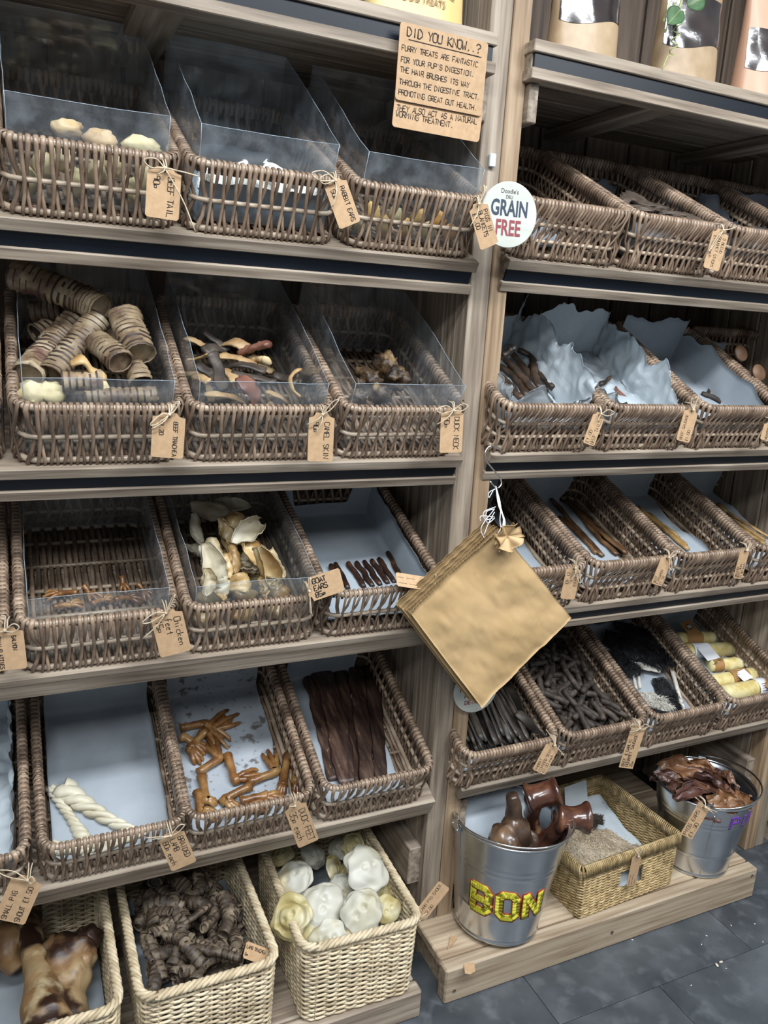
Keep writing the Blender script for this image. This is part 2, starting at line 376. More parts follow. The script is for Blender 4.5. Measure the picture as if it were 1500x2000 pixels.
def strand(g, p, n, t, H, kind, sl, jit, wf=1.0):
    """one willow strand: over the rim rod, down the wall, past the middle rods, round the base rod"""
    def q(o, z, s=0): return p + n * o + t * (s + U(-jit, jit)) + V((0, 0, z))
    if kind < 2:      # left unit weave: one middle rod
        mid = .0062 if kind == 0 else -.0058; sg = 1 if kind == 0 else -1
        P = [q(-.0062, H - .016), q(-.0078, H - .002), q(-.0045, H + .0062), q(.0045, H + .0062), q(.0080, H - .002), q(.0070 if kind == 0 else .004, H * .74, sl * .3 * sg), q(mid, H * .48, sl * sg), q(mid * .7 if kind == 0 else .002, H * .26, sl * .6 * sg), q(.0075, H * .09, 0), q(.0055, .0005, 0)]
    else:             # right unit weave: two middle rods, all strands leaning one way
        a, b = (.0060, -.0050) if kind == 2 else (-.0050, .0060)
        P = [q(-.0062, H - .016), q(-.0078, H - .002), q(-.0045, H + .0062), q(.0045, H + .0062), q(.0080, H - .002, 0), q(.007, H * .86, -.003), q(a, H * .62, -sl * .6), q((a + b) / 2, H * .47, -sl * .66), q(b, H * .32, -sl * 1.25), q(.0075, H * .08, -sl * 1.3), q(.0055, .0005, -sl * 1.3)]
    m = len(P); W = [.0042, .0046, .0048, .0048, .0045] + [.0040 - .0008 * i / (m - 5) for i in range(m - 5)]
    g.tube(P, [(x * wf, .0021) for x in W], 6, up=-n, cap=True)
def make_proto(style):
    R = {}; k0, sl_f, sl_s, pitch = (0, .0035, .012, .0104) if style == 'L' else (2, .013, .014, .0086)
    O = rrect(BW, BD, .030, .02)
    def ring(z, r, inset=0):
        g = G(); g.tube([p - n * inset + V((0, 0, z)) for p, n, t in rrect(BW, BD, .030, .012)], r, 8, closed=True); return g
    R['rim_rod'] = ring(BH, .0058).mesh('rim_rod', M_rod); R['base_rod'] = ring(.006, .0055).mesh('base_rod', M_rod)
    R['mids'] = [ring(z, .0042).mesh('middle_rod', M_rod) for z in ((.48 * BH,) if style == 'L' else (.62 * BH, .32 * BH))]
    R['stakes'] = []
    for k in range(6):
        g = G(); strand(g, V((0, 0, 0)), V((0, -1, 0)), V((1, 0, 0)), BH, k0 + k % 2, sl_f * U(.7, 1.3), .0007, U(.66, .86) if style == 'L' else U(.74, .9)); R['stakes'].append(g.mesh('stake', M_wick))
    h = BW / 2 - .026; n = int(2 * h / (pitch * .92)); R['xs'] = [-h + 2 * h * (i + .5) / n for i in range(n)]
    pts = rrect(BW, BD, .030, pitch); wv = [G(), G(), G()]; i = 0
    for (p, nn, t) in pts:
        if nn.y < -.999: continue
        i += 1
        gi = 0 if (nn.x > .5 or (nn.x > 0 and nn.y < 0)) else 1 if (nn.x < -.5 or (nn.x < 0 and nn.y < 0)) else 2
        # both long sides lean the same way as seen from the front
        strand(wv[gi], p, nn, t if nn.x >= 0 else -t, BH, k0 + i % 2, sl_s * U(.8, 1.2), .001, U(.9, 1.06) * (1 if style == 'L' else .9))
    R['weave'] = [x.mesh('side_weave', M_wick) for x in wv]
    g = G()
    for k in range(5):
        y = .05 + k * (BD - .1) / 4; g.tube([(-BW / 2 + .004, y, .006), (BW / 2 - .004, y, .006)], .0042, 6)
    R['base_rods'] = g.mesh('base_crossrod', M_rod)
    g = G(); m = 20
    for k in range(m):
        x = -BW / 2 + .010 + (BW - .02) * k / (m - 1)
        P = [(x + U(-.001, .001), .004 + (BD - .008) * j / 8, .006 + (.0052 if (j + k) % 2 else -.0032)) for j in range(9)]
        g.tube(P, [(.0046, .0019)] * 9, 5)
    R['floor'] = g.mesh('woven_base', M_wick); return R
PROTO = {'L': make_proto('L'), 'R': make_proto('R')}
BASK = {}
def basket(key, xc, label, style=None, v0=.016, rot=0, dz=0, M=None):
    s = key[:2]; R = PROTO[style or key[0]]
    M = M or FR[s] @ Matrix.Translation((xc, v0, .0012)) @ Matrix.Rotation(radians(rot), 4, 'Z')
    b = thing('wicker_basket', label, 'basket', M, 'brown willow display baskets')
    put('rim_rod', R['rim_rod'], b); put('base_rod', R['base_rod'], b)
    for m in R['mids']: put('middle_rod', m, b)
    put('woven_base', R['floor'], b, kind='stuff'); put('base_crossrod', R['base_rods'], b, kind='stuff')
    for m in R['weave']: put('side_weave', m, b, kind='stuff')
    for i, x in enumerate(R['xs']): put('stake', R['stakes'][(i % 2) + 2 * rnd.randrange(3)], b, Matrix.Translation((x, 0, 0)))
    BASK[key] = (xc, v0, s, M); return b
row = {1: 'top basket row', 2: 'second basket row', 3: 'third basket row', 4: 'fourth basket row'}
BL = [('L1A', -.752, 'brown wicker basket tagged beef tail at the top left with yellow chunks inside'),
      ('L1B', -.478, 'brown wicker basket tagged rabbit ears with a tall clear liner'),
      ('L1C', -.196, 'brown wicker basket tagged pigs in blankets beside the round grain free sign'),
      ('L1Z', -1.030, 'brown wicker basket cut off at the left edge of the top row'),
      ('L2Z', -1.026, 'brown wicker basket cut off at the left edge beside the trachea basket'),
      ('L2A', -.748, 'brown wicker basket full of ribbed beef trachea tubes'),
      ('L2B', -.480, 'brown wicker basket tagged camel skin with scraps of hide'),
      ('L2C', -.201, 'brown wicker basket tagged duck neck with a few dark lumps'),
      ('L3Z', -1.034, 'brown wicker basket tagged salmon skin flatties cut off at the left edge'),
      ('L3A', -.757, 'brown wicker basket tagged chicken feet, nearly empty, its woven base showing'),
      ('L3B', -.483, 'brown wicker basket heaped with cream and amber goat ears'),
      ('L3C', -.214, 'brown wicker basket lined with paper holding short black sticks'),
      ('L4Z', -1.020, 'brown wicker basket with crumpled white paper at the left edge, low row'),
      ('L4A', -.742, 'brown wicker basket tagged braided lamb with pale twists on paper'),
      ('L4B', -.484, 'brown wicker basket tagged duck feet with amber feet on stained paper'),
      ('L4C', -.206, 'brown wicker basket of long dark meat strips beside the wooden post'),
      ('R1A', .150, 'brown wicker basket just right of the round grain free sign'),
      ('R1B', .418, 'brown wicker basket of dark slabs in the top row of the right unit'),
      ('R1C', .690, 'brown wicker basket lined with grey paper at the right end of the top row'),
      ('R1D', .955, 'brown wicker basket almost out of frame at the far right of the top row'),
      ('R2A', .142, 'brown wicker basket with crumpled white tissue around dark brown tails'),
      ('R2B', .412, 'brown wicker basket tagged beef sausage with tissue and two small brown pieces'),
      ('R2C', .684, 'brown wicker basket with smooth paper and two dark sausages'),
      ('R2D', .955, 'brown wicker basket with round brown slices at the right edge'),
      ('R3A', .150, 'brown wicker basket half hidden behind the hanging paper bags'),
      ('R3B', .424, 'brown wicker basket of long dark brown sticks in the third row'),
      ('R3C', .690, 'brown wicker basket of golden brown sticks in the third row'),
      ('R3D', .956, 'brown wicker basket of pale golden sticks at the right edge of the third row'),
      ('R4A', .128, 'brown wicker basket of black twisted strips beside the wooden post'),
      ('R4B', .402, 'brown wicker basket heaped with short dark sausages'),
      ('R4C', .676, 'brown wicker basket of black and white fur pieces'),
      ('R4D', .944, 'brown wicker basket of yellow chew rolls in card sleeves')]
for k, x, lb in BL: basket(k, x, lb)
basket('R4N', 0, 'dark wicker basket sliver beyond the right hand post by the floor', 'R', M=Matrix.Translation((1.32, -.04, .094)))

def inb(key, x, v, w):
    """basket coordinates (x from its middle, v from its front, w above its base) -> world"""
    xc, v0, s, M = BASK[key]; return M @ V((x, v, w + .010))
def pw(key, p, w):                 # pixel on the layer w above the basket base -> basket coordinates
    xc, v0, s, M = BASK[key]; q = loc(s, p, w=w + .011); return V((q.x - xc, q.y - v0, w))
def pv(key, p, v):                 # pixel at depth v inside the basket -> basket coordinates
    xc, v0, s, M = BASK[key]; q = loc(s, p, v=v + v0); return V((q.x - xc, v, q.z - .011))
def bm(key): return BASK[key][3] @ Matrix.Translation((0, 0, .010))

# ------------------------------------------------------------------ clear liners and papers
def liner(key, label, hf=.050, hb=.085, sag=.004, seed=0):
    W, D = BW / 2 - .0125, BD - .013
    pts = [(V((-W, D, 0)), hb)] ; n = 7
    for i in range(1, n): pts.append((V((-W, D + (.013 - D) * i / n, 0)), hb + (hf - hb) * (i / n) ** .8 + .006 * sin(pi * i / n + seed)))
    pts += [(V((-W, .0125, 0)), hf)]
    for i in range(1, 6): pts.append((V((-W + 2 * W * i / 6, .0125 + sag * sin(pi * i / 6), 0)), hf - .003 * sin(pi * i / 6)))
    pts += [(V((W, .0125, 0)), hf)]
    for i in range(1, n): pts.append((V((W, .013 + (D - .013) * i / n, 0)), hf + (hb - hf) * (i / n) ** 1.2 + .005 * sin(pi * i / n)))
    pts += [(V((W, D, 0)), hb), (V((0, D + .001, 0)), hb + .002)]
    pts.append((V((-W + .002, D + .001, 0)), hb))
    m = len(pts) - 1
    def fn(u, v):
        i = min(int(u * m + .5), m); p, h = pts[i]
        zz = .004 + (BH - .010 + h - .004) * v
        off = .004 * nz((i * .7, v * 2 + seed, 3.1 + seed)) * v
        return p + V((off, off, zz))
    g = G(); g.sheet(fn, m, 6, .0008); e = G(); e.tube([fn(i / m, 1.0) for i in range(m + 1)], .0005, 5, cap=False)  # pale bead added as the highlight along the top edge and front corners
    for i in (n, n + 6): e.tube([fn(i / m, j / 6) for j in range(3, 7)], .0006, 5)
    root = thing('plastic_liner', label, 'liner', bm(key), 'clear plastic basket liners'); g.obj('sheet', M_clear, root, smooth=False); e.obj('edge_highlight_bead', M_edge_hl, root); return root
    return g.obj('plastic_liner', M_clear, None, bm(key), smooth=False, label=label, cat='liner', group='clear plastic basket liners')
for k, lb, hf, hb in (('L1A', 'clear bent plastic liner in the beef tail basket', .058, .105), ('L1B', 'clear bent plastic liner in the rabbit ears basket', .055, .105), ('L1C', 'clear bent plastic liner in the pigs in blankets basket', .052, .10),
                      ('L2A', 'clear plastic liner around the beef trachea tubes', .046, .062), ('L2B', 'clear plastic liner around the camel skin scraps', .046, .066), ('L2C', 'clear plastic liner around the duck necks', .048, .07),
                      ('L3A', 'clear plastic liner in the nearly empty chicken feet basket', .046, .03), ('L3B', 'clear plastic liner around the goat ears', .042, .03)):
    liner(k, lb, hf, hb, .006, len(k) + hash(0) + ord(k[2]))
def paper(key, name, label, m=None, x0=-.108, x1=.108, v0=.02, v1=.374, hl=0, hr=0, hb=0, hf=0, amp=.003, seed=1, rag=.012, notch=None, fq=9, w0=.0045, nu=26, nv=34, rl=.03):
    """sheet pressed into the basket; hl hr hb hf = how far it climbs the left, right, back and front walls"""
    tu = (x1 - x0) + hl + hr; tv = (v1 - v0) + hb + hf
    def fn(a, b):
        ka, kb = 2 * a - 1, 2 * b - 1; ra = rag * (nz((seed, b * 4.3, 0)) + .4 * nz((seed, b * 13, 3))) * abs(ka) ** 3; rb = rag * (nz((a * 4.1, seed + 4, 0)) + .4 * nz((a * 12, seed, 6))) * abs(kb) ** 3
        u = a * tu + ra; v = b * tv + rb
        z = w0; x = u - hl + x0; y = v - hf + v0
        cl = 0
        if x < x0: cl = (x0 - x) * .98; x = x0 - (x0 - x) * .04
        if x > x1: cl = (x - x1) * .98; x = x1 + (x - x1) * .04
        sx = 1 if x < x0 + .001 else -1 if x > x1 - .001 else 0
        if y < v0: cl = max(cl, (v0 - y) * .97); y = v0
        if y > v1:
            d = y - v1
            if notch and notch[0] < a < notch[1]: d = min(d, notch[2])
            cl = max(cl, d * .97); y = v1 + min(.006, d * .05)
        z += cl
        n1 = nz((x * fq + seed, y * fq, z * fq)); n2 = nz((x * fq * 3 + seed, y * fq * 3, z * fq * 3 + 5))
        n3 = abs(nz((x * 34 + seed, y * 34, z * 34))) if amp > .012 else 0; lift = amp * (n1 + .4 * abs(n2) + .5 + .9 * n3)
        edge = min(1, min(x - (x0 - .004), (x1 + .004) - x) / .03) if not (hl or hr) else 1
        k = 1 if (z > .012 or amp > .006) else 1
        return V((x + (sx * amp * (abs(n1) + .9 * n3) if sx else 0), y + (-abs(amp * n1) if y >= v1 - .002 else abs(amp * n1) if y <= v0 + .002 else 0), z + max(0, lift) * k))
    g = G(); g.sheet(fn, nu * 2 if amp > .012 else nu, nv * 2 if amp > .012 else nv, .0005)
    return g.obj(name, m or M_paper, None, bm(key), label=label, cat='paper')
# ================================================================== treats in the baskets
def M2(n, *a, **k): return mat(n, *a, **k)
M_trach = M2('dried_trachea', [(.085, .048, .03), (.25, .18, .105), (.42, .345, .235)], scale=28, rough=.55, bump=.5, bscale=110, rand=.2, spots=[((.12, .06, .045), 22, .56, .68)])
M_trach_d = M2('trachea_membrane', [(.022, .014, .010), (.070, .044, .031)], scale=30, rough=.55, bump=.3, rand=.2)
M_cart = M2('amber_cartilage', [(.30, .17, .06), (.52, .36, .17), (.60, .47, .28)], scale=24, rough=.4, bump=.3, rand=.15)
M_palec = M2('pale_yellow_chunk', [(.62, .50, .26), (.80, .68, .42)], scale=30, rough=.6, bump=.4, rand=.12)
M_hide_t = M2('tan_hide', [(.22, .12, .05), (.42, .28, .14), (.52, .38, .22)], scale=20, rough=.5, bump=.3, rand=.2)
M_hide_d = M2('dark_hide', [(.014, .011, .010), (.05, .038, .030), (.11, .085, .065)], scale=24, rough=.5, bump=.4, rand=.25)
M_hide_r = M2('reddish_hide', [(.12, .045, .03), (.24, .11, .075)], scale=18, rough=.4, bump=.3)
M_neck = M2('duck_neck', [(.010, .007, .005), (.045, .024, .011), (.26, .165, .065)], scale=26, rough=.5, bump=.7, bscale=70, bdist=.006, rand=.15)
M_ear = M2('goat_ear_skin', [(.22, .105, .03), (.40, .255, .10), (.52, .41, .23), (.60, .52, .36)], scale=13, rough=.42, bump=.25, bscale=40, rand=.18, coat=.15)
M_ear_w = M2('pale_ear_skin', [(.34, .26, .14), (.48, .42, .30), (.58, .545, .44)], scale=12, rough=.5, bump=.25, bscale=40, rand=.08)
M_foot = M2('dried_foot', [(.085, .030, .010), (.22, .100, .032), (.40, .235, .085)], scale=26, rough=.33, bump=.35, bscale=140, rand=.16, coat=.25)
M_stick = M2('black_stick', [(.010, .006, .005), (.035, .014, .008), (.15, .06, .022)], scale=46, rough=.35, bump=.4, bscale=160, rand=.2, pos=[.35, .6, .75])
M_braid = M2('braided_skin', [(.44, .39, .27), (.56, .52, .40), (.62, .585, .47)], scale=16, rough=.5, bump=.25, bscale=60, rand=.05)
M_strip_m = M2('meat_strip', [(.014, .008, .006), (.042, .021, .015), (.10, .060, .040)], scale=9, stretch=(9, 1.5, 9), rough=.42, bump=.5, bscale=30, rand=.3, spots=[((.26, .17, .10), 26, .66, .76)])
M_saus = M2('dark_sausage', [(.016, .012, .009), (.040, .029, .022), (.080, .060, .047)], scale=50, rough=.66, bump=.6, bscale=200, rand=.22)
M_tail = M2('brown_tail', [(.013, .008, .005), (.036, .021, .013), (.08, .048, .029)], scale=18, rough=.5, bump=.4, rand=.2)
M_gold = M2('golden_stick', [(.12, .065, .022), (.30, .18, .065), (.44, .30, .13)], scale=20, rough=.4, bump=.35, rand=.14)
M_bstk = M2('brown_stick', [(.035, .016, .008), (.10, .05, .022), (.20, .11, .045)], scale=18, rough=.42, bump=.35, rand=.2)
M_blk = M2('black_strip', [(.010, .009, .008), (.035, .027, .021), (.085, .066, .048)], scale=16, rough=.45, bump=.4, rand=.3, spots=[((.20, .14, .08), 18, .68, .8)])
M_lamb = M2('lamb_trachea', [(.026, .019, .014), (.11, .083, .056), (.29, .23, .155)], scale=26, rough=.6, bump=.6, bscale=100, bdist=.004, rand=.3)
M_snout = M2('pig_snout', [(.38, .35, .24), (.485, .47, .395), (.54, .53, .47)], scale=14, rough=.45, bump=.2, bscale=60, rand=.05, spots=[((.42, .33, .13), 13, .60, .78)])
M_snout_y = M2('yellow_snout', [(.36, .28, .10), (.48, .415, .21), (.55, .51, .36)], scale=16, rough=.45, bump=.3, bscale=60, rand=.06)
M_bone = M2('roast_bone', [(.05, .021, .010), (.22, .125, .055), (.42, .31, .17)], scale=9, rough=.45, bump=.7, bscale=45, rand=.05, spots=[((.028, .012, .007), 13, .50, .60), ((.42, .34, .20), 17, .60, .72)])
M_gloss = M2('glazed_bone', [(.016, .007, .005), (.070, .025, .014), (.19, .080, .042)], scale=15, rough=.24, bump=.5, bscale=40, rand=.12, coat=.7, spots=[((.36, .20, .10), 16, .66, .76)])
M_burnt = M2('charred_bone', [(.014, .009, .007), (.055, .030, .018), (.19, .11, .06)], scale=14, rough=.35, bump=.5, bscale=50, rand=.05, coat=.4)
M_pear = M2('pig_ear', [(.030, .013, .011), (.085, .036, .026), (.20, .095, .048)], scale=9, rough=.42, bump=.35, bscale=40, rand=.35, coat=.2)
M_pear_a = M2('amber_pig_ear', [(.11, .045, .022), (.24, .115, .05), (.38, .22, .11)], scale=11, rough=.42, bump=.3, bscale=40, rand=.2, coat=.2)
M_roll = M2('yellow_roll', [(.58, .44, .14), (.72, .62, .30), (.78, .70, .42)], scale=34, rough=.6, bump=.4, bscale=120, rand=.06)
M_furb = M2('black_fur', [(.006, .006, .008), (.016, .016, .018), (.03, .03, .034)], scale=30, rough=.5, bump=0, rand=.1, island=.4)
M_furw = M2('cream_skin', [(.44, .41, .36), (.62, .60, .54)], scale=20, rough=.6, bump=.3, rand=.1, island=.15)
M_furt = M2('tan_fur', [(.24, .18, .115), (.46, .38, .27), (.58, .50, .38)], scale=16, rough=.7, bump=0, rand=.08, island=.3)
M_furd = M2('dark_tan_fur', [(.03, .024, .018), (.10, .078, .055)], scale=16, rough=.7, bump=0, rand=.08, island=.35)
M_orange = M2('orange_chunk', [(.66, .24, .06), (.80, .44, .13), (.85, .68, .34)], scale=20, rough=.5, bump=.3, rand=.25)
M_white = M2('white_ear', [(.74, .72, .66), (.86, .85, .80)], scale=20, rough=.6, bump=.3, rand=.08)
M_slab = M2('dark_slab', [(.03, .021, .015), (.075, .055, .04), (.13, .10, .075)], scale=30, rough=.6, bump=.8, bscale=70, bdist=.005, rand=.15)
M_slice = M2('brown_slice', [(.10, .05, .025), (.19, .10, .05)], scale=30, rough=.5, bump=.3)

def chunk(key, c, rx, ry, rz, m, name, label, cat, group=None, seed=None, amp=.35, fq=2.2, rot=None, seg=9):
    sd = seed if seed is not None else U(0, 99)
    M = Matrix.Translation(V(c)) @ Matrix.Rotation(U(0, 6.28) if rot is None else rot, 4, 'Z') @ Matrix.Rotation(U(-.3, .3), 4, 'X')
    def fn(d):
        k = 1 + amp * nz(d * fq + V((sd, sd, 0))) + amp * .4 * nz(d * fq * 2.6 + V((0, sd, sd)))
        return V((d.x * rx * k, d.y * ry * k, d.z * rz * k))
    g = G(); g.blob(M, seg, fn); return g.obj(name, m, None, bm(key), label=label, cat=cat, group=group)
def trachea(key, pts, r, name, label, cat, m, group=None, ribs=None, wall=.0022, M=None, n=14, amp=.14, r2=None, split=0):
    L = sum((V(a) - V(b)).length for a, b in zip(pts[:-1], pts[1:])); st = max(8, int(L / .0032)); P = path(pts, st)
    R = []
    for i in range(st):
        t = i / (st - 1); rr = r + ((r2 or r) - r) * t
        rr *= 1 + .055 * sin(i * pi * .62) + .06 * nz((i * .13, r * 90, L * 30))
        if i in (0, st - 1): rr *= 1.03
        R.append((rr, rr * .86))
    g = G(); g.tube(P, R, n, hollow=wall, nzamp=amp, nzs=70)
    o = g.obj(name, m, None, M or bm(key), label=label, cat=cat, group=group); ringed(o.data, n, M_trach_d); return o
def ringed(me, n, dark, per=3):
    """the dark membrane between the pale cartilage rings"""
    me.materials.append(dark); sd = U(0, 40)
    for p in me.polygons:
        i, j = divmod(p.index, n)
        if i % per == 0 and nz((i * .35 + sd, cos(2 * pi * j / n) * 1.3, sin(2 * pi * j / n) * 1.3)) > -.22: p.material_index = 1
def strip(key, pts, w, th, m, name, label, cat, group=None, n=14, twist=0, amp=.35, taper=(1, 1), up=(0, 0, 1), M=None, fq=55, sides=8, wv=.15):
    P = path(pts, n); sd = U(0, 50)
    for i in range(1, n - 1): P[i] = P[i] + V((nz((sd, i * .4, 0)), 0, abs(nz((i * .5, sd, 2))))) * th * .5
    R = []
    for i in range(n):
        t = i / (n - 1); k = (taper[0] + (taper[1] - taper[0]) * t) * (1 + wv * nz((t * 6, sd, 1))) * (.75 if i in (0, n - 1) else 1); R.append((w * k, th * (.8 + .3 * nz((t * 5, 3, sd)))))
    g = G(); g.tube(P, R, sides, up=up, twist=twist, nzamp=amp, nzs=fq)
    return g.obj(name, m, None, M or bm(key), label=label, cat=cat, group=group)
def leaf(key, P, Q, wd, m, name, label, cat, group=None, curl=1.6, up=(0, 0, 1), th=.0016, bend=.25, amp=.006, base=.35, fold=0, nu=12, nv=16, M=None, pw_=.7):
    """ear: a curled leaf from its root P to its tip Q"""
    L = (V(Q) - V(P)).length; A = fr(P, Q, up); sd = U(0, 99)
    def fn(a, b):
        s = (a - .5) * 2; prof = wd * (base * (1 - b) + sin(pi * min(1, b * .92 + .08)) ** pw_) * (1 if b < .97 else .6)
        c = curl * (1 - .55 * b) + .01; ang = s * c
        x = prof * sin(ang) / max(c, .6); z = prof * (1 - cos(ang)) / max(c, .6) * (1 if not fold else .7)
        q = V((x, b * L, z + bend * L * b * (1 - b)))
        nn = nz((s * 1.3 + sd, b * 3, 1)); n2 = nz((s * 3 + sd, b * 7, 4))
        return A @ (q + V((amp * n2, amp * nn * .6, amp * nn + amp * .5 * n2 * abs(s) * 2)))
    g = G(); g.sheet(fn, nu, nv, th); return g.obj(name, m, None, M or bm(key), label=label, cat=cat, group=group)

# ---- L1 tops: chunks seen over and through the willow
for i, (p, v, r) in enumerate((((130, 250), .10, .016), ((195, 272), .06, .017), ((275, 287), .05, .02))):
    q = pv('L1A', p, v); chunk('L1A', q, r * 1.5, r, r * .8, (M_cart, M_hide_t, M_palec)[i], 'beef_tail', ('grey brown beef tail chunk showing above the rim of its basket', 'tan beef tail chunk showing above the rim of its basket', 'flat pale yellow beef tail slab showing above the rim')[i], 'dog treat', 'beef tail chunks', rot=.2)
for i in range(8):
    chunk('L1A', (-.088 + .025 * i, .032 + .012 * (i % 2), .030 + .02 * (i % 3)), .018, .014, .022, M_palec, 'beef_tail', 'pale yellow beef tail chunk glimpsed through the willow of its basket', 'dog treat', 'beef tail chunks behind the weave')
for i in range(8):
    q = (-.085 + .024 * i, .034 + .012 * (i % 2), .02 + .016 * (i % 3))
    leaf('L1B', q, V(q) + V((U(-.02, .02), .05, .035)), .018, M_white, 'rabbit_ear', 'white furry rabbit ear glimpsed through the willow of its basket', 'dog treat', 'rabbit ears behind the weave', curl=1.2)
for i in range(9):
    chunk('L1C', (-.092 + .023 * i, .034 + .012 * (i % 2), .02 + .018 * (i % 2)), .014, .013, .018, M_orange if i % 3 else M_palec, 'sausage_wrap', 'orange wrapped sausage bite glimpsed through the willow of its basket', 'dog treat', 'pigs in blankets behind the weave')

# ---- L2A beef trachea
TR = 'beef trachea tubes in the left basket'
T = [((((28, 535), .30), ((95, 558), .27), ((160, 585), .24), ((198, 603), .21)), .029, 'mottled brown trachea tube lying across the top back of the pile'),
     ((((192, 622), .20), ((160, 660), .165), ((130, 695), .13), ((98, 732), .09)), .0235, 'boldly striped trachea tube slanting down to the left, on top'),
     ((((150, 625), .235), ((112, 665), .20), ((80, 700), .15), ((52, 735), .085)), .026, 'yellowish trachea tube leaning at the left with an open end'),
     ((((243, 615), .185), ((255, 650), .14), ((275, 692), .085)), .0265, 'grey ringed trachea tube at the right with a round open end facing front'),
     ((((190, 668), .15), ((212, 685), .11), ((236, 708), .07)), .0225, 'short trachea tube in the middle, open and split at its end'),
     ((((60, 610), .30), ((120, 605), .29)), .021, 'ringed trachea tube lying level behind the others'),
     ((((262, 712), .10), ((276, 748), .06)), .019, 'dark grey trachea piece under the round ended tube'),
     ((((165, 777), .035), ((235, 774), .035), ((308, 771), .036)), .016, 'white ringed trachea tube lying behind the clear front'),
     ((((70, 655), .24), ((100, 640), .26)), .022, 'pale trachea lump at the left behind the leaning tube'),
     ((((225, 655), .21), ((200, 640), .24)), .02, 'brown trachea piece in the gap behind the split tube'),
     ((((120, 745), .05), ((200, 742), .05)), .018, 'trachea tube low in the pile under the striped one')]
for ps, r, lb in T: trachea('L2A', [pv('L2A', p, v) for p, v in ps], r, 'trachea', lb, 'dog treat', M_trach, TR)
for p, v, r, lb in (((62, 770), .04, .02, 'lumpy yellow cartilage chunk at the left behind the clear front'), ((100, 768), .045, .019, 'second lumpy yellow cartilage chunk behind the clear front'), ((190, 758), .05, .016, 'pale cartilage piece above the white ringed tube')):
    chunk('L2A', pv('L2A', p, v), r * 1.2, r, r, M_palec, 'cartilage_chunk', lb, 'dog treat', TR)
strip('L2A', [pv('L2A', p, .06) for p in ((140, 712), (160, 703), (178, 722), (205, 738))], .012, .006, M_cart, 'cartilage_strip', 'curved amber cartilage strip in front of the tubes', 'dog treat', TR)

# ---- L2B camel skin
CS = 'camel skin scraps'
for ps, v, w_, th, m, lb in (
    (((362, 660), (385, 668), (408, 682)), .20, .010, .003, M_hide_t, 'tan roll of camel skin at the back left'), (((398, 648), (425, 668), (445, 685)), .22, .008, .004, M_hide_d, 'dark camel skin stick poking up at the back'),
    (((436, 672), (460, 668), (482, 683)), .20, .012, .003, M_hide_t, 'buff curl of camel skin at the back'), (((428, 695), (465, 700), (502, 712)), .15, .014, .005, M_hide_t, 'thick orange tan slab of camel skin in the middle'),
    (((368, 702), (390, 700), (410, 692)), .15, .007, .003, M_cart, 'thin tan camel skin curl at the left'), (((412, 688), (425, 720), (436, 765)), .09, .012, .004, M_hide_d, 'dark flat camel skin strip hanging to the front'),
    (((440, 722), (470, 712), (520, 725)), .12, .014, .005, M_hide_d, 'black camel skin slab across the middle'), (((452, 728), (495, 738), (540, 746)), .09, .009, .005, M_hide_d, 'grey cracked camel skin stick at the right front'),
    (((470, 690), (498, 680), (526, 672)), .15, .013, .009, M_hide_r, 'brown rolled camel skin horn with an open end'), (((378, 735), (392, 738), (408, 746)), .09, .008, .004, M_hide_t, 'short tan camel skin piece at the left front'),
    (((440, 722), (452, 734), (462, 745)), .10, .010, .004, M_hide_t, 'orange camel skin flake in front of the black slab'), (((470, 735), (490, 760), (505, 785)), .05, .018, .002, M_hide_r, 'reddish brown camel skin flap pressed to the clear front'),
    (((588, 722), (568, 735), (572, 762), (586, 776)), .06, .004, .004, M_hide_t, 'thin buff camel skin hook curling at the right'), (((492, 702), (508, 704), (522, 706)), .14, .012, .009, M_cart, 'pale grey camel skin lump at the right'),
    (((400, 770), (440, 772), (480, 785)), .045, .009, .004, M_hide_t, 'tan camel skin strip low behind the clear front'), (((520, 765), (545, 775), (560, 788)), .05, .008, .004, M_hide_t, 'fine camel skin sliver low behind the clear front'),
    (((385, 712), (410, 730), (425, 745)), .12, .012, .006, M_hide_d, 'black camel skin clump at the left'), (((440, 690), (420, 680), (400, 690)), .18, .012, .006, M_hide_d, 'black camel skin clump at the back'), (((540, 735), (560, 742), (580, 748)), .08, .012, .008, M_hide_d, 'dark camel skin lump at the right front')):
    strip('L2B', [pv('L2B', p, v + .02 * i) if False else pv('L2B', p, max(.03, v - .018 * i)) for i, p in enumerate(ps)], w_, th, m, 'camel_skin', lb, 'dog treat', CS, twist=U(-.6, .6), amp=.4)
for i in range(22):
    c0 = V((U(-.085, .085), U(.045, .25), .012 + .012 * (i % 3))); a_ = U(-1.5, 1.5); dv = V((sin(a_) * .035, cos(a_) * .035, U(-.006, .006)))
    if abs((c0 + dv).x) > .1 or abs((c0 - dv).x) > .1 or (c0 - dv).y < .03 or (c0 + dv).y < .03: dv = V((.012, .02, 0))
    strip('L2B', [c0 - dv, c0 + V((0, 0, .006)), c0 + dv], U(.006, .013), U(.003, .005), (M_hide_d, M_hide_d, M_hide_t)[i % 3], 'camel_skin', ('dark' if i % 3 < 2 else 'tan') + ' camel skin scrap in the jumble at the bottom of its basket', 'dog treat', 'camel skin bottom scraps', twist=U(-.8, .8), amp=.4)
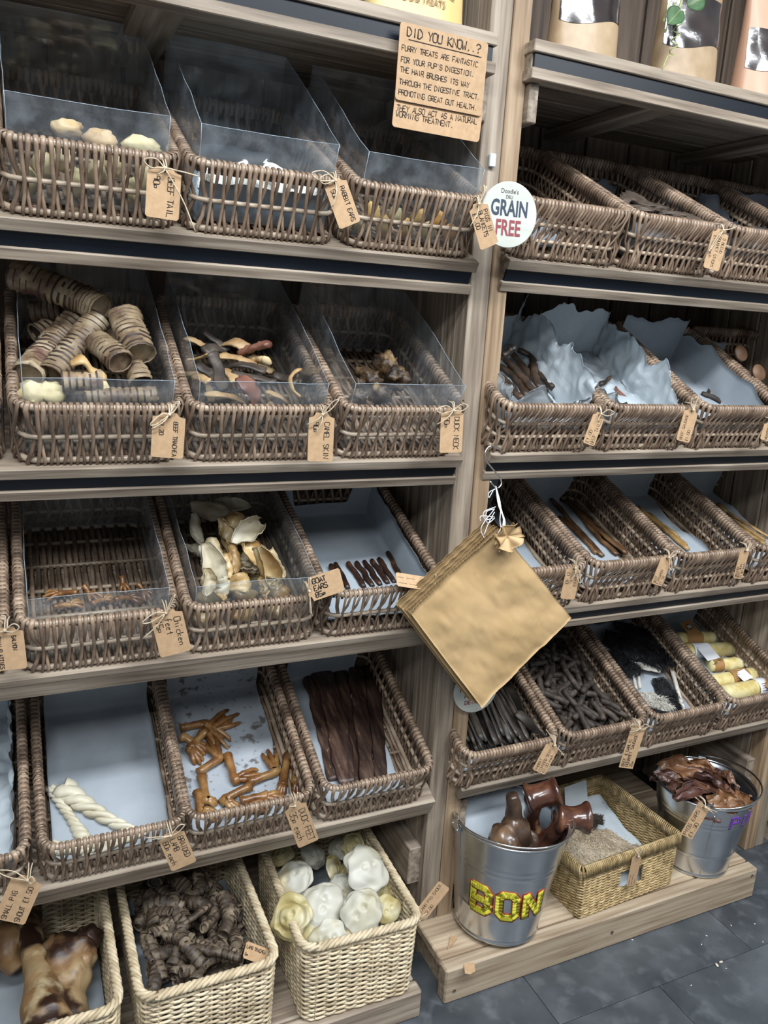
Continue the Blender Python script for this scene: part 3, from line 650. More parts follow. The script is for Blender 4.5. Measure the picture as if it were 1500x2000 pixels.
# ---- L2C duck necks
for p, v, r, lb in (((752, 712), .16, .022, 'upright lump of dried duck neck, mottled black and amber'), ((722, 742), .11, .021, 'duck neck piece lying left of the upright lump'), ((772, 738), .11, .022, 'duck neck piece lying right of the upright lump'), ((700, 752), .09, .013, 'small duck neck end at the left'), ((740, 768), .05, .018, 'duck neck piece low behind the clear front'), ((700, 775), .045, .013, 'small duck neck bit low behind the clear front')):
    q = pv('L2C', p, v); q.z = max(q.z, .012); chunk('L2C', q, r * 1.25, r, r * 1.05, M_neck, 'duck_neck', lb, 'dog treat', 'duck necks', amp=.55, fq=2.6, seg=13)

# ---- feet (chicken and duck): shank, then three webbed toes
def foot(key, A, B, C, r, name, label, group, up=(0, 0, 1), web=True, spread=.5):
    A, B, C = V(A), V(B), V(C); g = G(); R = fr(B, C, up); L = (C - B).length
    g.tube(path([A, lerp(A, B, .5) + V((0, 0, .003)), B, lerp(B, C, .15)], 9), [r * 1.25, r * .95, r * .85, r * .85, r * .9, r, r * 1.25, r * 1.2, r * .8], 8, nzamp=.25, nzs=120)
    tips = []
    for k in (-1, 0, 1):
        a = k * spread; ln = L * (1 if k == 0 else .9)
        P = [R @ V((0, 0, 0)), R @ V((sin(a) * ln * .4, cos(a) * ln * .4, .004)), R @ V((sin(a * .9) * ln * .75, cos(a * .9) * ln * .75, .002)), R @ V((sin(a * .7) * ln, cos(a * .7) * ln, -.003))]
        tips.append(P); Q = path(P, 11); g.tube(Q, [r * .80 * (1 - .05 * i) * (1.12 if i in (3, 6) else 1) if i < 10 else r * .15 for i in range(11)], 6, nzamp=.2, nzs=150)
    if web:
        for a, b in ((tips[0], tips[1]), (tips[1], tips[2])):
            qa, qb = path(a, 8), path(b, 8)
            g.sheet(lambda u, v: lerp(qa[min(6, int(v * 6.01))], qb[min(6, int(v * 6.01))], u) - V((0, 0, .002 * sin(pi * u))) - (C - B).normalized() * (.014 * sin(pi * u) * v), 4, 6, .0014)
    return g.obj(name, M_foot, None, bm(key), label=label, cat='dog treat', group=group)
CF = 'chicken feet'
for a, b, c, lb in (((150, 1158), (118, 1160), (82, 1166), 'dried chicken foot lying at the left with toes spread'), ((165, 1146), (172, 1158), (195, 1178), 'chicken foot standing its shank up in the middle'), ((238, 1128), (240, 1142), (246, 1158), 'small dark chicken foot further back'), ((270, 1142), (280, 1155), (296, 1172), 'chicken foot at the right front corner'), ((105, 1186), (135, 1182), (165, 1178), 'chicken foot low behind the clear front at the left'), ((225, 1172), (250, 1168), (285, 1172), 'chicken foot low behind the clear front at the right'), ((180, 1180), (200, 1172), (225, 1168), 'chicken foot low behind the clear front in the middle')):
    foot('L3A', pw('L3A', a, .018), pw('L3A', b, .010), pw('L3A', c, .008), .0055, 'chicken_foot_treat', lb, CF, web=False, spread=.55)
DF = 'duck feet'
for a, b, c, lb in (((352, 1424), (398, 1414), (446, 1462), 'duck foot at the back left with toes bent down to the right'), ((372, 1462), (396, 1432), (468, 1392), 'duck foot with its toes fanned out to the right at the top'), ((388, 1510), (428, 1482), (400, 1436), 'duck foot bent back on itself in the left cluster'),
                    ((402, 1428), (372, 1462), (392, 1494), 'duck foot at the far left with curled toes'), ((444, 1476), (458, 1522), (516, 1512), 'L shaped duck foot alone in the middle of the paper'), ((486, 1530), (538, 1508), (522, 1462), 'duck foot with toes pointing up right of the middle'),
                    ((394, 1516), (402, 1562), (424, 1572), 'duck foot standing at the left rim'), ((488, 1536), (438, 1562), (470, 1588), 'duck foot hooked at the front middle'), ((386, 1548), (392, 1582), (428, 1598), 'duck foot in the front left corner'), ((562, 1476), (552, 1530), (546, 1560), 'upright duck foot by the right rim'),
                    ((576, 1480), (578, 1525), (582, 1556), 'second upright duck foot against the right rim'), ((470, 1566), (515, 1556), (566, 1560), 'thick duck foot lying along the front rim'), ((440, 1590), (480, 1580), (530, 1574), 'duck foot low along the front rim'), ((356, 1440), (376, 1450), (410, 1470), 'duck foot under the left cluster')):
    foot('L4B', pw('L4B', a, .018), pw('L4B', b, .016), pw('L4B', c, .010), .0102, 'duck_foot_treat', lb, DF, spread=.34)

# ---- L3B goat ears
GE = 'goat ears'
for k, (a, b, v, wd, m, lb) in enumerate((
    ((372, 985), (450, 1000), .31, .018, M_ear_w, 'pale goat ear lying across the top left'), ((405, 1000), (490, 990), .33, .017, M_ear_w, 'pale goat ear lying across the top right'), ((380, 1002), (396, 1062), .26, .014, M_ear_w, 'narrow white goat ear at the left liner'),
    ((396, 1062), (424, 1158), .13, .022, M_ear_w, 'long cream goat ear hanging down the front left'), ((412, 1050), (412, 1110), .17, .022, M_ear, 'amber hollow goat ear opening at the left'), ((428, 1012), (452, 1086), .22, .018, M_ear, 'tall amber goat ear in the middle'),
    ((470, 1002), (448, 1062), .22, .021, M_ear, 'orange tipped goat ear at the back middle'), ((508, 1022), (452, 1060), .20, .022, M_ear_w, 'curled white goat ear at the right back'), ((456, 1062), (462, 1120), .15, .017, M_ear, 'amber goat ear behind the curled end'),
    ((474, 1062), (500, 1105), .16, .018, M_ear, 'tan goat ear sloping right in the middle'), ((470, 1118), (482, 1158), .075, .024, M_ear, 'rolled goat ear showing its open end at the front'), ((500, 1068), (540, 1150), .11, .024, M_ear, 'large amber goat ear at the right front'),
    ((528, 1072), (556, 1130), .12, .020, M_ear, 'goat ear against the right liner'), ((400, 1110), (402, 1165), .08, .016, M_ear_w, 'cream goat ear at the front left corner'), ((440, 1080), (448, 1130), .13, .015, M_ear, 'small amber goat ear in the middle gap'), ((505, 1130), (520, 1165), .06, .02, M_ear, 'goat ear low at the front right'), ((430, 1130), (440, 1168), .06, .018, M_ear_w, 'cream goat ear low at the front'))):
    P, Q = pv('L3B', a, v), pv('L3B', b, max(.045, v - .05)); P.z = max(P.z, .03); Q.z = max(Q.z, .014)
    leaf('L3B', P, Q, wd * 1.35, m, 'goat_ear', lb, 'dog treat', GE, curl=1.9 + .4 * (k % 3), up=(U(-.4, .4), -.5, .8) if k % 2 else (U(-.4, .4), .5, -.7), bend=.2, amp=.006)
for i in range(13):
    P = V((U(-.075, .075), U(.07, .30), U(.045, .085))); a_ = U(0, 6.28); Q = P + V((cos(a_) * .05, sin(a_) * .05, U(-.02, .01))); Q.x = max(-.095, min(.095, Q.x)); Q.y = max(.035, min(.34, Q.y))
    leaf('L3B', P, Q, U(.018, .026), (M_ear, M_ear, M_ear_w)[i % 3], 'goat_ear', ('amber' if i % 3 < 2 else 'cream') + ' goat ear in the middle layer of its heaped basket', 'dog treat', 'middle layer goat ears', curl=U(1.2, 2.4), up=(U(-.5, .5), U(-.5, .5), 1), bend=.2, amp=.007)
for i in range(10): chunk('L3B', (-.08 + .018 * i, .06 + .05 * (i % 4), .018), .025, .02, .016, M_ear, 'goat_ear', 'amber goat ear buried at the bottom of its basket', 'dog treat', 'buried goat ears')
# ---- L3C black sticks
for a, b, lb in (((680, 1100), (712, 1148), 'first'), ((696, 1099), (728, 1146), 'second'), ((711, 1097), (743, 1144), 'third'), ((726, 1095), (758, 1141), 'fourth'), ((739, 1092), (771, 1139), 'fifth')):
    strip('L3C', [pw('L3C', a, .010), pw('L3C', b, .010)], .0075, .0072, M_stick, 'treat_stick', '%s black stick from the left in the row of five' % lb, 'dog treat', 'black sticks', amp=.12, n=10)
for a, b, lb in (((757, 1079), (787, 1134), 'black stick with amber flecks leaning at the right of the row'), ((646, 1104), (668, 1146), 'black stick left of the row, behind the goat ears tag'), ((655, 1101), (680, 1150), 'black stick just right of the goat ears tag')):
    strip('L3C', [pw('L3C', a, .012), pw('L3C', b, .011)], .0072, .007, M_stick, 'treat_stick', lb, 'dog treat', 'black sticks', amp=.12, n=10)

# ---- L4A braided lamb
def braid(key, pts, r, label, n=46, turns=5):
    P = path(pts, n); g = G()
    for k in range(3):
        Q = []; R = []
        for i in range(n):
            t = i / (n - 1); rr = r[0] + (r[1] - r[0]) * t; a = turns * 2 * pi * t + k * 2 * pi / 3
            T = (P[min(i + 1, n - 1)] - P[max(i - 1, 0)]).normalized(); sd = T.cross(V((0, 0, 1))).normalized()
            Q.append(P[i] + sd * cos(a) * rr * .55 + V((0, 0, 1)) * sin(a) * rr * .45); R.append((rr * .72, rr * .5))
        g.tube(Q, R, 8, nzamp=.25, nzs=60)
    return g.obj('braided_lamb', M_braid, None, bm(key), label=label, cat='dog treat', group='braided lamb twists')
braid('L4A', [pw('L4A', p, .014) for p in ((122, 1538), (165, 1572), (215, 1602), (262, 1625))], (.021, .009), 'thick pale braid of lamb skin narrowing to the right', turns=2.2)
braid('L4A', [pw('L4A', p, .011) for p in ((98, 1538), (128, 1582), (155, 1625), (182, 1660))], (.009, .012), 'thin pale braid of lamb skin running down to the front', turns=4)
braid('L4A', [pw('L4A', p, .011) for p in ((104, 1656), (140, 1658), (180, 1668))], (.013, .010), 'pale lamb skin piece in the front left corner', turns=1.5)
strip('L4A', [pw('L4A', p, .010) for p in ((188, 1660), (235, 1640), (286, 1622))], .011, .004, M_braid, 'braided_lamb', 'flat pale lamb skin end at the front right', 'dog treat', 'braided lamb twists', amp=.2)
# ---- L4C long dark strips
for k, (ps, wd, lb) in enumerate((((( 606, 1322), (634, 1432), (652, 1524)), .021, 'leftmost long dark meat strip against the rim'), (((628, 1308), (655, 1420), (674, 1532)), .024, 'broad brown meat strip, second from the left'), (((664, 1306), (682, 1420), (695, 1536)), .021, 'long meat strip with a pale frayed edge in the middle'),
                     (((694, 1303), (708, 1420), (718, 1536)), .022, 'darkest smooth meat strip'), (((722, 1300), (736, 1420), (744, 1532)), .020, 'rightmost long meat strip beside bare paper'), (((640, 1312), (672, 1430), (684, 1530)), .015, 'narrow meat strip under the broad one'))):
    strip('L4C', [pw('L4C', p, .012 + .006 * (k % 2)) for p in ps], wd, .0042, M_strip_m, 'meat_strip', lb, 'dog treat', 'long meat strips', n=26, twist=U(-.3, .3), amp=.3, fq=35, sides=10, taper=(1.05, .75))
# ---- piles that settle on a height map
class Pile:
    def __init__(s, W, D, n=.006): s.n = n; s.W = W; s.D = D; s.h = {}
    def cells(s, a, b, r):
        L = max(1, int((V(b) - V(a)).length / s.n)); out = set()
        for i in range(L + 1):
            p = lerp(a, b, i / L); k = int(r / s.n + .5)
            for dx in range(-k, k + 1): out.add((int(p.x / s.n) + dx, int(p.y / s.n)))
        return out
    def drop(s, a, b, r, sink=.55):
        c = s.cells(a, b, r); hs = sorted(s.h.get(q, 0) for q in c); z = hs[int(len(hs) * .7)]
        for q in c: s.h[q] = max(s.h.get(q, 0), z + 2 * r * sink)
        return z + r

# ---- R4B short sausages
pl = Pile(.2, .4); sm = []
for k in range(5):
    g = G(); n = 9; L = .056 + .005 * k; bnd = U(-.006, .006)
    P = [V((bnd * sin(pi * i / (n - 1)), -L / 2 + L * i / (n - 1), 0)) for i in range(n)]
    g.tube(P, [.0078 * (.86 if i in (0, n - 1) else 1) for i in range(n)], 10, nzamp=.18, nzs=160); sm.append(g.mesh('sausage', M_saus))
for i in range(330):
    x, y, a = U(-.088, .088), U(.045, .355), rnd.gauss(.3, .8)
    L = .03; d = V((sin(a) * L, cos(a) * L, 0)); c = V((max(-.088, min(.088, x)), y, 0))
    A_, B_ = c - d, c + d
    if abs(A_.x) > .112 or abs(B_.x) > .112 or A_.y < .02 or B_.y > .378 or A_.y > .378 or B_.y < .02: continue
    z = pl.drop(A_, B_, .008)
    if z > .072: continue
    put('sausage', sm[i % 5], None, bm('R4B') @ Matrix.Translation((c.x, c.y, z + .004)) @ Matrix.Rotation(-a, 4, 'Z') @ Matrix.Rotation(U(-.22, .22), 4, 'X'), label='short dark sausage in the heaped basket tagged beef and garlic gourmet sausage', cat='dog treat', group='heaped short sausages')
# ---- R4A black strips
for i in range(46):
    x0 = -.098 + .196 * (i % 16) / 15 + U(-.006, .006); ly = i // 16; x1 = max(-.1, min(.1, x0 + U(-.02, .03)))
    y0, y1 = U(.03, .06), U(.29, .37)
    strip('R4A', [(x0, y0, .012 + .022 * ly + U(0, .012)), ((x0 + x1) / 2 + U(-.006, .006), (y0 + y1) / 2, .016 + .028 * ly + U(0, .012)), (x1, y1, .014 + .024 * ly + U(0, .012))], U(.004, .0095), U(.002, .004), M_blk, 'chew_strip', 'long black brown chew strip in the basket beside the post', 'dog treat', 'black chew strips', n=16, twist=U(-2.2, 2.2), amp=.3)
for k, ps in enumerate((((990, 1330), (1015, 1385), (1045, 1420)), ((1000, 1320), (1035, 1365), (1060, 1410)), ((1010, 1390), (1040, 1420), (1070, 1440)))):
    strip('R4A', [pw('R4A', p, .055 + .01 * k) for p in ps], .014, .003, M_blk, 'chew_strip', ('broad curled black chew strip, left one of the three at the right rim', 'broad curled black chew strip, upper one at the right rim', 'broad curled black chew strip nearest the front right corner')[k], 'dog treat', 'black chew strips', n=18, twist=2.6, amp=.25)
# ---- fur
def fur_piece(key, pts, w, m, name, label, hair=600, hl=.02, M=None, cat='dog treat', group=None, lift=.004, th=.004, fm=None, droop=.35):
    """hide: a thick uneven sheet with its hair"""
    P = path(pts, 14); sd = U(0, 90)
    def fn(a, b):
        i = min(12, int(b * 13)); T = (P[min(i + 1, 13)] - P[max(i - 1, 0)]).normalized(); sdv = T.cross(V((0, 0, 1))).normalized()
        s = (a - .5) * 2; ww = w * (.55 + .45 * sin(pi * min(1, b * .9 + .08))) * (1 + .4 * nz((b * 4 + sd, 1, s)))
        return lerp(P[i], P[i + 1], b * 13 - i) + sdv * s * ww + V((0, 0, lift + .010 * nz((s * 1.5 + sd, b * 4, 0)) - .010 * s * s))
    g = G(); g.sheet(fn, 12, 13, th); o = g.obj(name, fm or m, None, M or bm(key), label=label, cat=cat, group=group)
    h = G(); r2 = random.Random(int(sd * 100)); main = V((r2.uniform(-.5, .5), -1, .15)).normalized()
    for k in range(hair):
        a, b = r2.random(), r2.random(); p = fn(a, b) + V((0, 0, th / 2)); L = hl * r2.uniform(.5, 1.2)
        d = (main + V((r2.gauss(0, .45) + 1.3 * nz((a * 2 + sd, b * 3, 7)), r2.gauss(0, .4) + 1.3 * nz((a * 2, b * 3 + sd, 3)), r2.uniform(.1, .6)))).normalized(); q = p + d * L * .55; e = q + (d - V((0, 0, 1.6 * droop))).normalized() * L * .5
        s = d.cross(V((0, 0, 1))).normalized() * r2.uniform(.0005, .0010); b0 = len(h.v)
        h.v += [tuple(p - s), tuple(p + s), tuple(q + s * .8), tuple(q - s * .8), tuple(e)]; h.f += [(b0, b0 + 1, b0 + 2, b0 + 3), (b0 + 3, b0 + 2, b0 + 4)]
    h.obj('hair', m, o, kind='stuff'); return o
FG = 'fur pieces in the wicker basket'
for ps, w_, wd, m, lb, hn in ((((1180, 1240), (1230, 1262), (1300, 1300)), .030, .042, M_furb, 'large black furry hide at the back of its basket', 1500), (((1200, 1222), (1270, 1245), (1325, 1298)), .045, .034, M_furb, 'black furry hide lying on top at the back right', 1400), (((1190, 1270), (1225, 1300), (1250, 1310)), .03, .028, M_furb, 'black furry tuft at the left rim', 700),
                              (((1285, 1325), (1300, 1350), (1325, 1385)), .016, .026, M_furb, 'black furry piece at the right front', 800), (((1262, 1385), (1280, 1392), (1305, 1398)), .016, .020, M_furb, 'small black and white furry end at the front corner', 450)):
    fur_piece('R4C', [pw('R4C', p, w_) for p in ps], wd, m, 'fur_hide', lb, hn, .022, group=FG)
for ps, w_, wd, lb, hn in ((((1250, 1360), (1275, 1362), (1300, 1372)), .012, .020, 'white furry ear at the front of the black hides', 500), (((1262, 1375), (1285, 1378), (1310, 1380)), .014, .014, 'cream furry ear just in front of the white one', 350)):
    fur_piece('R4C', [pw('R4C', p, w_) for p in ps], wd, M_furw, 'fur_hide', lb, hn, .018, group=FG)
for ps, r, lb in ((((1232, 1296), (1237, 1318), (1243, 1346)), .0048, 'left of the paired white rawhide sticks in the fur basket'), (((1240, 1294), (1246, 1318), (1250, 1344)), .0048, 'right of the paired white rawhide sticks in the fur basket'), (((1312, 1304), (1322, 1345), (1336, 1390)), .0062, 'long white rawhide stick at the right of the fur basket')):
    strip('R4C', [pw('R4C', p, .022) for p in ps], r, r, M_furw, 'rawhide_stick', lb, 'dog treat', 'white rawhide sticks', n=12, amp=.1)
strip('R4C', [pw('R4C', p, .026) for p in ((1246, 1300), (1268, 1302), (1290, 1308))], .016, .003, M_furw, 'fur_hide', 'bare grey skin flap between the black hides', 'dog treat', FG, amp=.3)
# ---- R4D yellow rolls with sleeves
M_card = mat('orange_card', [(.36, .19, .07), (.42, .23, .09)], scale=30, rough=.45, bump=0, rand=.08); M_lab = mat('white_label', [(.74, .76, .80)], rough=.5, bump=0, rand=.02); M_cdk = mat('dark_emblem', [(.09, .06, .045)], rough=.5, bump=0, rand=0); M_red = mat('red_print', [(.40, .03, .03)], rough=.5, bump=0, rand=0)
def roll(a, b, r, label, t0, t1, sm, w_=.018, flap=None, print_=False, v=None):
    A_, B_ = (pw('R4D', a, w_), pw('R4D', b, w_)); M = bm('R4D'); root = thing('chew_roll', label, 'dog treat', M, 'yellow chew rolls')
    n = 14; r *= 1.14; P = path([A_, B_], n); g = G(); g.tube(P, [r * (.93 if i in (0, n - 1) else 1) * (1 + .05 * nz((i * .9, a[0], 0))) for i in range(n)], 14, nzamp=.22, nzs=75); g.obj('roll', M_roll, root)
    g = G(); g.tube([lerp(A_, B_, t0 + (t1 - t0) * i / 3) for i in range(4)], r * 1.09, 16, cap=False); s = g.obj('card_sleeve', sm, root)
    y = (B_ - A_).normalized(); ln = (B_ - A_).length
    if print_:
        for k in range(4):
            c = lerp(A_, B_, t0 + (t1 - t0) * .5) + V((0, -(.3 + .22 * k) * r, 0)); z = sqrt(max(0, (r * 1.1) ** 2 - ((.3 + .22 * k) * r) ** 2)); g = G()
            g.box(c.x - ln * (t1 - t0) * .38, c.x + ln * (t1 - t0) * .30, c.y - .0008, c.y + .0008, c.z + z, c.z + z + .0005, .0001); g.obj('print_line', M_cdk, s, smooth=False)
    if flap:
        (dx, dy, dz, fw, fl, fm) = flap; c = lerp(A_, B_, (t0 + t1) / 2) + V((0, 0, r * 1.1)); g = G(); F = fr(c, c + V((dx, dy, dz)), (0, -.5, .9))
        g.poly([F @ V((-fw, -.004, 0)), F @ V((fw, -.004, 0)), F @ V((fw, fl, 0)), F @ V((-fw, fl, 0))], .0008, F.to_3x3() @ V((0, 0, 1))); fo = g.obj('card_flap', fm, root, smooth=False)
        if fm is M_card:
            g = G(); g.lathe([(0, .0009), (fw * .55, .0009), (fw * .55, .0002)], 20, F @ Matrix.Translation((0, fl * .55, 0)) @ Matrix.Diagonal((1, .8, 1, 1))); g.obj('emblem', M_cdk, fo, smooth=False)
            for k in range(2):
                g = G(); g.poly([F @ V((sx * fw * .34, fl * (.5 + .12 * k) + sy * fl * .04, .0012)) for sx, sy in ((-1, -1), (1, -1), (1, 1), (-1, 1))], .0003, F.to_3x3() @ V((0, 0, 1))); g.obj('emblem_print', M_lab, fo, smooth=False)
    return root
roll((1322, 1248), (1392, 1246), .0175, 'yellow chew roll with an orange card at the back of its basket', .18, .62, M_card, flap=(-.25, 1, .25, .022, .045, M_card))
roll((1338, 1272), (1436, 1268), .019, 'yellow chew roll with a big white printed label', .10, .42, M_lab, flap=(.05, -1, -.05, .026, .055, M_lab), print_=True)
roll((1385, 1300), (1444, 1296), .0175, 'yellow chew roll half under an upright orange card', .05, .35, M_card, flap=(-.1, -.25, 1, .026, .03, M_card))
roll((1388, 1332), (1488, 1314), .0185, 'yellow chew roll with an orange and white sleeve in the middle', .34, .66, M_card, flap=(.15, -1, .0, .020, .03, M_lab), print_=True)
roll((1410, 1356), (1520, 1335), .021, 'bright yellow chew roll nearest the front rim', .55, .85, M_lab, flap=(.35, -1, .1, .022, .03, M_card), print_=True)

# ---- R3 sticks
def sticks(key, rows, m, name, lb, group, r=.006, w_=.010, n=18, **k):
    for i, ps in enumerate(rows):
        strip(key, [pw(key, p, w_ + .004 * (i % 3)) for p in ps], r * U(.8, 1.2), r * U(.6, .9), m, name, lb[i] if isinstance(lb, (list, tuple)) else lb, 'dog treat', group, n=n, amp=.3, twist=U(-.5, .5), **k)
sticks('R3B', (((1050, 990), (1085, 1022), (1122, 1060)), ((1078, 975), (1125, 1030), (1178, 1086)), ((1108, 978), (1160, 1030), (1224, 1082)), ((1092, 1010), (1130, 1045), (1165, 1082)), ((1120, 990), (1165, 1045), (1206, 1084)), ((1066, 1000), (1105, 1040), (1150, 1086)), ((1135, 1000), (1180, 1045), (1222, 1078))), M_bstk,
       'brown_stick', ['dark stub end stick at the left of the brown stick basket', 'longest brown stick through the middle of its basket', 'upper right long brown stick', 'amber brown stick in front of the longest one', 'dark brown stick between the two long ones', 'dark stick along the left wall of the brown stick basket', 'brown stick along the right wall of its basket'], 'brown sticks', .0085)
sticks('R3C', (((1228, 992), (1268, 1030), (1312, 1070)), ((1246, 990), (1295, 1032), (1345, 1074)), ((1236, 1002), (1285, 1044), (1330, 1076)), ((1262, 1002), (1305, 1036), (1340, 1066)), ((1225, 1005), (1262, 1042), (1300, 1074))), M_gold,
       'golden_stick', ['leftmost knobbly golden stick in its basket', 'rightmost long golden stick in its basket', 'middle golden stick of its basket', 'short golden stick on top at the right', 'golden stick along the left wall'], 'golden sticks', .008)
sticks('R3D', (((1402, 984), (1445, 1022), (1494, 1056)), ((1408, 1004), (1452, 1036), (1496, 1064)), ((1420, 1000), (1460, 1024), (1500, 1048)), ((1400, 1015), (1440, 1046), (1480, 1072))), M_gold,
       'golden_stick', ['thin pale golden stick standing proud at the right edge', 'pale golden stick below the thin one', 'pale golden stick at the very edge of the frame', 'darker golden stick along the left wall at the right edge'], 'pale golden sticks', .0065)
sticks('R3A', (((936, 990), (960, 1020), (990, 1050)), ((930, 1010), (950, 1040), (975, 1070))), M_bstk, 'brown_stick', ['brown stick end just left of the bag string', 'brown stick end behind the top of the paper bags'], 'brown sticks by the bags', .008)
# ---- R2
for i, ps in enumerate((((978, 700), (992, 688), (1006, 678)), ((975, 715), (1005, 740), (1030, 775)), ((984, 700), (1018, 735), (1048, 772)), ((1000, 690), (1030, 728), (1066, 765)), ((1012, 684), (1040, 700), (1044, 735), (1055, 758)), ((976, 735), (1000, 758), (1018, 780)), ((1035, 715), (1060, 740), (1082, 760)), ((990, 720), (1015, 750), (1038, 778)))):
    P = [pw('R2A', p, .050 + .009 * (i % 3)) if i else pv('R2A', p, .16) for p in ps]
    strip('R2A', P, .0095, .0085, M_tail, 'dried_tail', ('stubby dark tail end poking up at the back left', 'dark tail at the left of the tissue nest', 'dark tail running down the middle left', 'dark tail in the middle of the tissue nest', 'bent dark tail on top of the others', 'dark tail in the front left corner of the tissue', 'rightmost dark tail in the tissue nest', 'dark tail low in the middle')[i], 'dog treat', 'dark brown tails', n=16, amp=.25)
strip('R2B', [pw('R2B', p, .035) for p in ((1172, 752), (1182, 746), (1192, 737))], .008, .007, M_tail, 'treat_sausage', 'small brown sausage leaning on the left rim', 'dog treat', 'brown pieces on tissue', n=8, taper=(1, .5))
strip('R2B', [pw('R2B', p, .02) for p in ((1202, 757), (1212, 770), (1228, 784))], .008, .006, M_hide_r, 'treat_sausage', 'pointed brown piece on the tissue', 'dog treat', 'brown pieces on tissue', n=8, taper=(.5, 1.1))
strip('R2C', [pw('R2C', p, .014) for p in ((1370, 768), (1390, 776), (1412, 788))], .0095, .009, M_saus, 'treat_sausage', 'dark sausage at the front left of the smooth paper', 'dog treat', 'dark sausages on paper', n=10, amp=.2)
strip('R2C', [pw('R2C', p, .014) for p in ((1382, 764), (1402, 773), (1420, 786))], .009, .008, M_saus, 'treat_sausage', 'second dark sausage just behind the first', 'dog treat', 'dark sausages on paper', n=10, amp=.2)
strip('R2C', [pw('R2C', p, .020) for p in ((1424, 780), (1428, 788), (1432, 798))], .009, .009, M_saus, 'treat_sausage', 'stub of dark sausage standing alone', 'dog treat', 'dark sausages on paper', n=8, amp=.2)
for p, v, lb in (((1447, 690), .22, 'round brown slice further back at the right edge'), ((1482, 728), .14, 'round brown slice nearer the rim at the right edge')):
    q = pv('R2D', p, v); g = G(); g.lathe([(0, .003), (.020, .003), (.022, .001), (.022, -.002), (0, -.003)], 24, Matrix.Translation(q) @ Matrix.Rotation(.7, 4, 'X')); g.obj('treat_slice', M_slice, None, bm('R2D'), label=lb, cat='dog treat', group='round brown slices')
# ---- R1B slabs
for k, (p, v, a, lb) in enumerate((((1240, 392), .16, .3, 'dark crumbly slab at the back of its basket'), ((1272, 402), .11, -.2, 'dark crumbly slab in the middle'), ((1305, 418), .07, .1, 'dark crumbly slab at the front right'), ((1345, 428), .05, .5, 'dark crumbly slab edge by the tag'), ((1250, 408), .07, .2, 'dark crumbly slab at the front left'))):
    q = pv('R1B', p, v); chunk('R1B', q, .045, .032, .007, M_slab, 'treat_slab', lb, 'dog treat', 'dark slabs', rot=a, amp=.35, fq=3, seg=12)

# ---- papers
paper('L4A', 'paper_liner', 'smooth greaseproof paper under the braided lamb', hb=.09, hl=.02, hr=.015, amp=.0035, seed=3, rag=.02)
paper('L4B', 'paper_liner', 'grease spotted paper under the duck feet', M_paper_spots, hb=.085, amp=.003, seed=5)
paper('L4C', 'paper_liner', 'plain paper under the long meat strips', x0=-.098, x1=.088, hb=.09, amp=.003, seed=8)
paper('L4Z', 'paper_liner', 'crumpled white tissue in the basket at the left edge', M_tissue, hl=.03, hr=.055, hb=.07, hf=.04, amp=.016, seed=9, fq=11)
paper('L3C', 'paper_liner', 'greaseproof paper with a notched back under the black sticks', hb=.095, hl=.07, hr=.085, amp=.006, seed=12, notch=(.26, .64, .035), rag=.02)
paper('L3Z', 'paper_liner', 'paper lining of the salmon skin basket at the left edge', hb=.06, seed=14)
paper('L2Z', 'paper_liner', 'paper lining of the basket at the left edge beside the trachea', hb=.04, seed=15)
paper('R2A', 'tissue_paper', 'crumpled white tissue wrapped round the dark tails', M_tissue, hl=.10, hr=.12, hb=.09, hf=.075, amp=.016, seed=21, fq=13, rag=.05, w0=.012)
paper('R2B', 'tissue_paper', 'crumpled white tissue filling the beef sausage basket', M_tissue, hl=.07, hr=.095, hb=.12, hf=.075, amp=.018, seed=27, fq=10, rag=.05)
paper('R2C', 'paper_liner', 'smooth pale paper rising up the left of the dark sausage basket', M_paper, hl=.04, hr=.09, hb=.12, hf=.06, amp=.006, seed=31, rag=.03)
paper('R2D', 'paper_liner', 'paper scrap in the basket of round slices', hl=.06, x1=.02, hb=.06, amp=.008, seed=33)
paper('R3A', 'paper_liner', 'pale paper in the basket behind the hanging bags', hb=.08, hl=.03, amp=.005, seed=35)
paper('R3B', 'paper_liner', 'pale paper under the brown sticks', x0=-.10, x1=.075, hb=.085, amp=.004, seed=36, rag=.03)
paper('R3C', 'paper_liner', 'pale paper under the golden sticks', x0=-.10, x1=.10, hb=.095, hf=.06, amp=.004, seed=37, rag=.03)
paper('R3D', 'paper_liner', 'pale paper under the pale golden sticks', x0=-.095, x1=.10, hb=.10, amp=.004, seed=38)
paper('R4B', 'paper_liner', 'paper showing under the heaped sausages', amp=.003, seed=39)
paper('R4C', 'paper_liner', 'white paper under the fur pieces', x0=-.09, hb=.04, amp=.003, seed=40)
paper('R4D', 'paper_liner', 'grey white paper under the yellow chew rolls', hb=.085, amp=.004, seed=41)
paper('R4A', 'paper_liner', 'paper under the black chew strips', amp=.002, seed=42)
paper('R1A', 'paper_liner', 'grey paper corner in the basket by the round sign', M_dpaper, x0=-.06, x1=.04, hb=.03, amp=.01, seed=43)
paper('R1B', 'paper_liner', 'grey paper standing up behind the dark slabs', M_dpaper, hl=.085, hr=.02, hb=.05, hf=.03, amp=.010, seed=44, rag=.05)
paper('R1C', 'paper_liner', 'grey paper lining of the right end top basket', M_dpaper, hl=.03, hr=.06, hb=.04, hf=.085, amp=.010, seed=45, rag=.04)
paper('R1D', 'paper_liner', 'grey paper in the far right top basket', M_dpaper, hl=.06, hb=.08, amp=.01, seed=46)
paper('L1B', 'paper_liner', 'white paper behind the willow of the rabbit ears basket', M_paper, hf=.06, hb=.02, amp=.004, seed=47)
